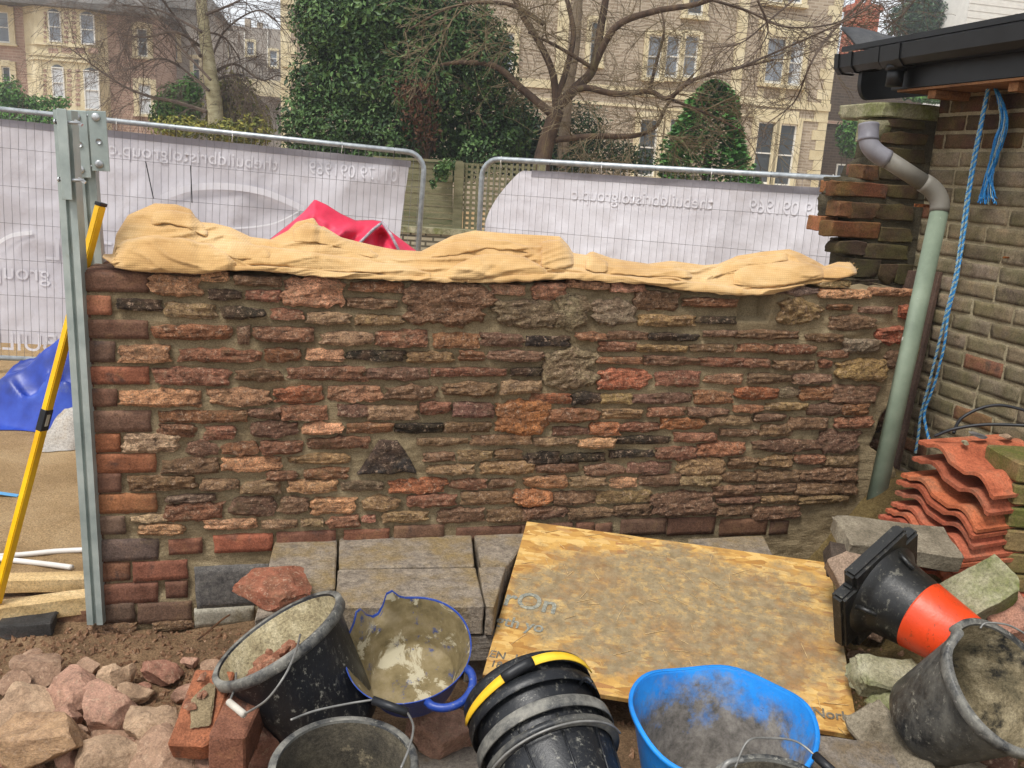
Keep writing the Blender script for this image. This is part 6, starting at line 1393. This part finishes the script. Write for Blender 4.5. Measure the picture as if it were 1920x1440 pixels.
shrub('shrub', 'low bronze shrub tangled between birch and laurel', 23, [(470, 245, 40, 30), (430, 250, 50, 25), (350, 240, 60, 22)], 2200, .13, M_YSHR, 35)
shrub('hedge', 'clipped green hedge in front of the bay-windowed villa', 36, [(20, 190, 50, 16), (70, 192, 50, 15), (110, 192, 22, 14), (10, 168, 30, 26), (25, 180, 26, 20), (5, 235, 60, 38), (60, 240, 60, 38), (105, 238, 36, 36), (30, 300, 70, 50), (90, 300, 50, 50)], 15000, .17, M_HEDGE, 36, cat='hedge')
shrub('ivy', 'green foliage grown over the dark house behind the broken wall', 47, [(1600, 255, 34, 40), (1640, 280, 30, 40), (1750, 180, 60, 14), (1720, 172, 40, 14), (1610, 315, 20, 12)], 5200, .22, M_HEDGE, 37)
shrub('far_tree', 'grey green tree top above the gutter', 60, [(1740, 30, 62, 45), (1690, 45, 30, 30), (1780, 20, 40, 40)], 5200, .3, M_DSHR, 38, cat='tree')
# ================================================================== houses beyond
M_VST = surf('bath_stone', [hexc('bfb08c'), hexc('d0c4a2'), hexc('ddd3b6')], 1.2, .9, .2, 20, .01)  # facade stones lifted and greyed, distance haze put into their colours
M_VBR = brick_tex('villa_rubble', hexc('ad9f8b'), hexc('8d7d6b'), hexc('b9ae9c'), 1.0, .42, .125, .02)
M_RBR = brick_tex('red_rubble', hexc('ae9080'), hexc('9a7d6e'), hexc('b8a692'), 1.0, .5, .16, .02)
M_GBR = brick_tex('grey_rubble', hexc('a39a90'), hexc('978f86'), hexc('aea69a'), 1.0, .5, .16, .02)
M_DBR = brick_tex('dark_rubble', hexc('5d4f44'), hexc('4a4039'), hexc('6b5f50'), 1.0, .45, .14, .02)
M_ORB = brick_tex('red_chimney_brick', hexc('b5573c'), hexc('9d4a34'), hexc('b98a70'), 1.0, .3, .1, .02)
M_SASH = surf('white_sash', [hexc('d2d0c8'), hexc('e2e0d8')], 3, .6, 0)
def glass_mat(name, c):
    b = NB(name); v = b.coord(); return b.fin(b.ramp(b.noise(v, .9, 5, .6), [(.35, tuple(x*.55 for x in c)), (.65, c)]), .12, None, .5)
M_GLS = glass_mat('sky_toned_glass', hexc('8a929c')); M_GLD = glass_mat('dark_window_glass', hexc('4a4f52')); M_CURT = surf('net_curtain', [hexc('b3b8bc'), hexc('cfd3d6')], 4, .8, 0)  # pale panes hold the bright sky reflection in their base colour
class Facade:
    def __init__(s, root, P, yaw):
        s.root = root; s.P = Vector(P); s.u = Vector((math.cos(yaw), math.sin(yaw), 0)); s.n = Vector((math.sin(yaw), -math.cos(yaw), 0))
    def at(s, x, y, d=0.0): return atpl(x, y, s.P+s.n*d, s.n)
    def uz(s, x, y): p = s.at(x, y)-s.P; return p.dot(s.u), p.z
    def box(s, name, u0, z0, u1, z1, d0, d1, mat, parent=None):
        c = s.P+s.u*(u0+u1)/2+UPZ*(z0+z1)/2+s.n*(d0+d1)/2; M = Matrix((s.u, s.n, UPZ)).transposed()
        return MB().box(c, (abs(u1-u0)/2, abs(d1-d0)/2, abs(z1-z0)/2), M).build(name, mat, parent or s.root)
    def pbox(s, name, x0, y0, x1, y1, d0, d1, mat, parent=None):
        a = s.uz(x0, (y0+y1)/2); b_ = s.uz(x1, (y0+y1)/2); c = s.uz((x0+x1)/2, y0); d = s.uz((x0+x1)/2, y1)
        return s.box(name, a[0], d[1], b_[0], c[1], d0, d1, mat, parent)
    def sash(s, x0, y0, x1, y1, glass=None, surround=.22, bar=True, arch=False, curtain=False):
        a = s.uz(x0, (y0+y1)/2); b_ = s.uz(x1, (y0+y1)/2); u0, u1 = a[0], b_[0]; z1 = s.uz((x0+x1)/2, y0)[1]; z0 = s.uz((x0+x1)/2, y1)[1]; f = .07
        if surround:
            w_ = s.box('window_surround', u0-surround, z0-.02, u0, z1+surround, -.02, .16, M_VST); s.box('window_surround', u1, z0-.02, u1+surround, z1+surround, -.02, .16, M_VST)
            s.box('lintel', u0, z1, u1, z1+surround*1.2, -.02, .165, M_VST); s.box('sill', u0-surround*1.2, z0-.16, u1+surround*1.2, z0-.02, -.02, .24, M_VST)
        fr_ = s.box('window', u0, z0, u0+f, z1, -.06, .07, M_SASH)
        s.box('sash_stile', u1-f, z0, u1, z1, -.06, .07, M_SASH, fr_); s.box('sash_rail', u0+f, z1-f, u1-f, z1, -.06, .07, M_SASH, fr_); s.box('sash_rail', u0+f, z0, u1-f, z0+f*1.3, -.06, .07, M_SASH, fr_)
        if bar: s.box('meeting_rail', u0+f, (z0+z1)/2-f*.4, u1-f, (z0+z1)/2+f*.4, -.05, .075, M_SASH, fr_)
        if arch:
            n = 10; P_ = []
            for i in range(n+1):
                t = i/n; P_.append((lerp(u0, u1, t), z1-.02+.16*math.sin(PI*t)))
            s_ = MB(); s_.prism([s.P+s.u*a_+UPZ*z_+s.n*.0 for a_, z_ in P_], s.n, .05).build('arch_head', M_GLD, fr_)
        s.box('pane', u0+f, z0+f, u1-f, z1-f, -.05, .02, glass or M_GLS, fr_)
        if curtain: s.box('curtain', lerp(u0, u1, .45), z0+f*1.5, u1-f*1.2, z1-f*1.5, .021, .028, M_CURT, fr_)
# main villa -----------------------------------------------------------
YV = 40.0; vil = thing('villa', 'tall pale rubble stone villa with yellow stone dressings behind the trees', 'house', (atY(1545, 330, YV).x, YV, 0))
F = Facade(vil, Vector((atY(1545, 330, YV).x, YV, 0)), rad(14.5))
uR = F.uz(1556, 180)[0]; uL = F.uz(528, 150)[0]; zT = F.uz(1000, -260)[1]
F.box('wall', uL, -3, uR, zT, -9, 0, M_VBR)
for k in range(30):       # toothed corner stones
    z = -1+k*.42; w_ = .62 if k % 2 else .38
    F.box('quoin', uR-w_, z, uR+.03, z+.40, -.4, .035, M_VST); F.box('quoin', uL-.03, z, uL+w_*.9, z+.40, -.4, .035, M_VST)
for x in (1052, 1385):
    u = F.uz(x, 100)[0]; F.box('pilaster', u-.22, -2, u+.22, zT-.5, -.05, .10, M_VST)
zb = F.uz(1480, 196)[1]; F.box('string_course', uL, zb-.16, uR+.06, zb+.16, -.05, .09, M_VST); F.box('string_course', uL, zb-.62, uR+.05, zb-.52, -.05, .05, M_VST)
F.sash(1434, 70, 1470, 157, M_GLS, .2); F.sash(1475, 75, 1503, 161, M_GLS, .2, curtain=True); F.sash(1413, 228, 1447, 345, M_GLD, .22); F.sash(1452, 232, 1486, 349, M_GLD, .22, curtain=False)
F.pbox('window_head', 1422, 38, 1522, 62, -.02, .11, M_VST); F.pbox('window_head', 1402, 206, 1496, 222, -.02, .11, M_VST)
for x in (1425, 1466, 1508): F.pbox('apron_pilaster', x-5, 166, x+5, 192, -.02, .06, M_VST)
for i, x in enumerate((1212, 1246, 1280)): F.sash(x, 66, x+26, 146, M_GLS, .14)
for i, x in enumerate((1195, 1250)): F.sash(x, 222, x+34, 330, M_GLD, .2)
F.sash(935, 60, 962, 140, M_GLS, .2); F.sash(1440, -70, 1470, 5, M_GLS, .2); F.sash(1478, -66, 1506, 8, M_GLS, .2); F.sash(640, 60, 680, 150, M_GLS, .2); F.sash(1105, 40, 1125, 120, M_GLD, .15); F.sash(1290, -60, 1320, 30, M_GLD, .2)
# bay-windowed villa on the left ---------------------------------------
YL = 56.0; bv = thing('bay_villa', 'red stone villa with a two storey yellow bay at the upper left', 'house', (atY(120, 250, YL).x, YL, 0))
G = Facade(bv, Vector((atY(120, 200, YL).x, YL, 0)), rad(13))
a0 = G.uz(-60, 100)[0]; a1 = G.uz(290, 100)[0]; zt = G.uz(120, 8)[1]
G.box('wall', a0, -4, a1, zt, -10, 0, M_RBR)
bu0, bu1 = G.uz(48, 100)[0], G.uz(203, 100)[0]; bd = 1.1
def bay_prism(name, z0, z1, dd, mat, sp=.9):
    pts = [G.P+G.u*u+G.n*d for u, d in ((bu0, 0), (bu0+sp-dd*.3, bd+dd), (bu1-sp+dd*.3, bd+dd), (bu1, 0))]; return MB().prism([p+UPZ*z0 for p in pts], UPZ, z1-z0).build(name, mat, bv)
zz = lambda y: atpl(130, y, G.P+G.n*bd, G.n).z
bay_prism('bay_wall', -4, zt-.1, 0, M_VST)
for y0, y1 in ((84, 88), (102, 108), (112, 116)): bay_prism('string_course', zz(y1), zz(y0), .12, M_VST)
B = Facade(bv, G.P+G.n*(bd+.002), rad(13))
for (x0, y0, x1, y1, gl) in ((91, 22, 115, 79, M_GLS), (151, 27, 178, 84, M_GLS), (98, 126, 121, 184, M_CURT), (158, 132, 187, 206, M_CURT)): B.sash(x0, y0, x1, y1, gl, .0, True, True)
for y in range(22, 200, 9):      # red stone chequers between the windows
    if 80 < y < 122: continue
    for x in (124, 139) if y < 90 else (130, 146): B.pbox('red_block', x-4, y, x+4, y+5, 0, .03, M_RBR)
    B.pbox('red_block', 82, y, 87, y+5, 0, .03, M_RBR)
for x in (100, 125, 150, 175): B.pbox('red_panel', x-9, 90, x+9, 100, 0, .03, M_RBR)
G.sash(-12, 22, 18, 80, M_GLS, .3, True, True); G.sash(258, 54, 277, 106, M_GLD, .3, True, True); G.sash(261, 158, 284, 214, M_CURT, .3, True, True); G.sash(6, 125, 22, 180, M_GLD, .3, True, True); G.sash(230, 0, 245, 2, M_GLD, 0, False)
M_SLATE2 = surf('slate_roof', [hexc('4a4844'), hexc('625e58'), hexc('75706a')], 1.2, .8, .3, 8, .03)
mb = MB(); e = .8
P_ = [(a0-e, e+bd, zt), (a1+e, e+bd*.3, zt), (a1-2, -5, zt+3.6), (a0+2, -5, zt+3.6), (a0-e, -11, zt), (a1+e, -11, zt)]
W_ = [G.P+G.u*u+G.n*d+UPZ*z for u, d, z in P_]; mb.add(W_, [(0, 1, 2, 3), (1, 5, 2), (5, 4, 3, 2), (4, 0, 3), (0, 4, 5, 1)]); mb.build('roof', M_SLATE2, bv)
G.box('eaves', a0-e, zt-.35, a1+e, zt-.02, -.1, bd+.55, M_SLATE2)
# grey wing and far terrace ----------------------------------------------
YG = 66.0; gw = thing('grey_house', 'grey stone house wing seen through the birch twigs', 'house', (atY(340, 250, YG).x, YG, 0)); Wg = Facade(gw, Vector((atY(340, 200, YG).x, YG, 0)), rad(12))
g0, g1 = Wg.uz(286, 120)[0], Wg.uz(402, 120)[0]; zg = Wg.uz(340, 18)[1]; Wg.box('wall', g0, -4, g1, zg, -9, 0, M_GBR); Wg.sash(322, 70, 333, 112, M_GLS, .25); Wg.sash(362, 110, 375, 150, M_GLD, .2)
mb = MB(); W_ = [Wg.P+Wg.u*u+Wg.n*d+UPZ*z for u, d, z in ((g0-.5, .6, zg), (g1+.5, .6, zg), (g1+.5, -9.5, zg), (g0-.5, -9.5, zg), ((g0+g1)/2, -1, zg+3.6), ((g0+g1)/2, -8, zg+3.6))]; mb.add(W_, [(0, 1, 4), (1, 2, 5, 4), (2, 3, 5), (3, 0, 4, 5), (0, 3, 2, 1)]); mb.build('roof', M_SLATE2, gw)
for x in (297, 327): Wg.pbox('downpipe', x-1, 45, x+1, 160, .02, .12, M_SLATE2)
YQ = 80.0; te = thing('far_terrace', 'far grey terrace with small chimneys between birch and laurel', 'house', (atY(460, 250, YQ).x, YQ, 0)); Tf = Facade(te, Vector((atY(460, 200, YQ).x, YQ, 0)), rad(10))
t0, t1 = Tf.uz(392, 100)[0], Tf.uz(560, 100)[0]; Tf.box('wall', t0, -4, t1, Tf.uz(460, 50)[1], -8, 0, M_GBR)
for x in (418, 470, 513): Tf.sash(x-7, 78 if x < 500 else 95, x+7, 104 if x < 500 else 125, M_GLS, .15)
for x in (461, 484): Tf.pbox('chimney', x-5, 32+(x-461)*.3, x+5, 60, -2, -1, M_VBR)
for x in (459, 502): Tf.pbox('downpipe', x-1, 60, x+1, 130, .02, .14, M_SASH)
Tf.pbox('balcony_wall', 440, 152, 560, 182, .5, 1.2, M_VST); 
for k in range(16): Tf.pbox('railing', 440+k*6, 128, 441.2+k*6, 152, .8, .86, M_SLATE2)
# dark house right and red chimney ----------------------------------------
YD = 50.0; dh = thing('dark_house', 'dark stone house wall behind the broken brick stub', 'house', (atY(1650, 330, YD).x, YD, 0)); Df = Facade(dh, Vector((atY(1650, 330, YD).x, YD, 0)), rad(14))
d0, d1 = Df.uz(1500, 250)[0], Df.uz(1720, 250)[0]; Df.box('wall', d0, -3, d1, Df.uz(1640, 120)[1], -8, 0, M_DBR); Df.pbox('string_course', 1540, 231, 1700, 237, 0, .1, M_RBR); Df.sash(1566, 308, 1602, 345, M_GLD, .0, False)
ch_ = thing('red_chimney', 'red brick chimney stack rising against the sky above the gutter', 'chimney', (atY(1625, 330, 55).x, 55, 0)); Cf = Facade(ch_, Vector((atY(1625, 330, 55).x, 55, 0)), rad(14))
c0, c1 = Cf.uz(1603, 40)[0], Cf.uz(1648, 40)[0]; zc = Cf.uz(1625, 6)[1]; Cf.box('stack', c0, -3, c1, zc, -1.2, 0, M_ORB); Cf.box('cap', c0-.12, zc-.35, c1+.12, zc-.1, -1.32, .12, M_ORB)
for k in (.25, .7): MB().tube([Cf.P+Cf.u*lerp(c0, c1, k)-Cf.n*.6+UPZ*(zc-.1), Cf.P+Cf.u*lerp(c0, c1, k)-Cf.n*.6+UPZ*(zc+.5)], .16, 12).build('chimney_pot', M_ORB, ch_)
wh = thing('white_house', 'pale boarded gable at the top right above the roof', 'house', (atY(1880, 330, 58).x, 58, 0)); Wf = Facade(wh, Vector((atY(1880, 330, 58).x, 58, 0)), rad(14))
w0, w1 = Wf.uz(1815, 20)[0], Wf.uz(2020, 20)[0]; zw = Wf.uz(1880, 100)[1]
for k in range(26): Wf.box('weatherboard', w0, zw+k*.2, w1, zw+k*.2+.19, -.1, .02+.02*(k % 2), M_SASH)
Wf.box('wall', w0, -3, w1, zw+5, -6, -.1, M_SASH)
# ================================================================== damp winter air
hb = NB('haze_air'); hb.t.nodes.remove(hb.p)
pv = hb.n('VolumePrincipled', None, Color=(.9, .92, .95), Density=.0022, Anisotropy=.3); hb.t.links.new(pv.outputs[0], hb.out.inputs['Volume'])
struct(MB().box((0, 20, 17), (300, 300, 20)).build('haze', hb.m), 'stuff')
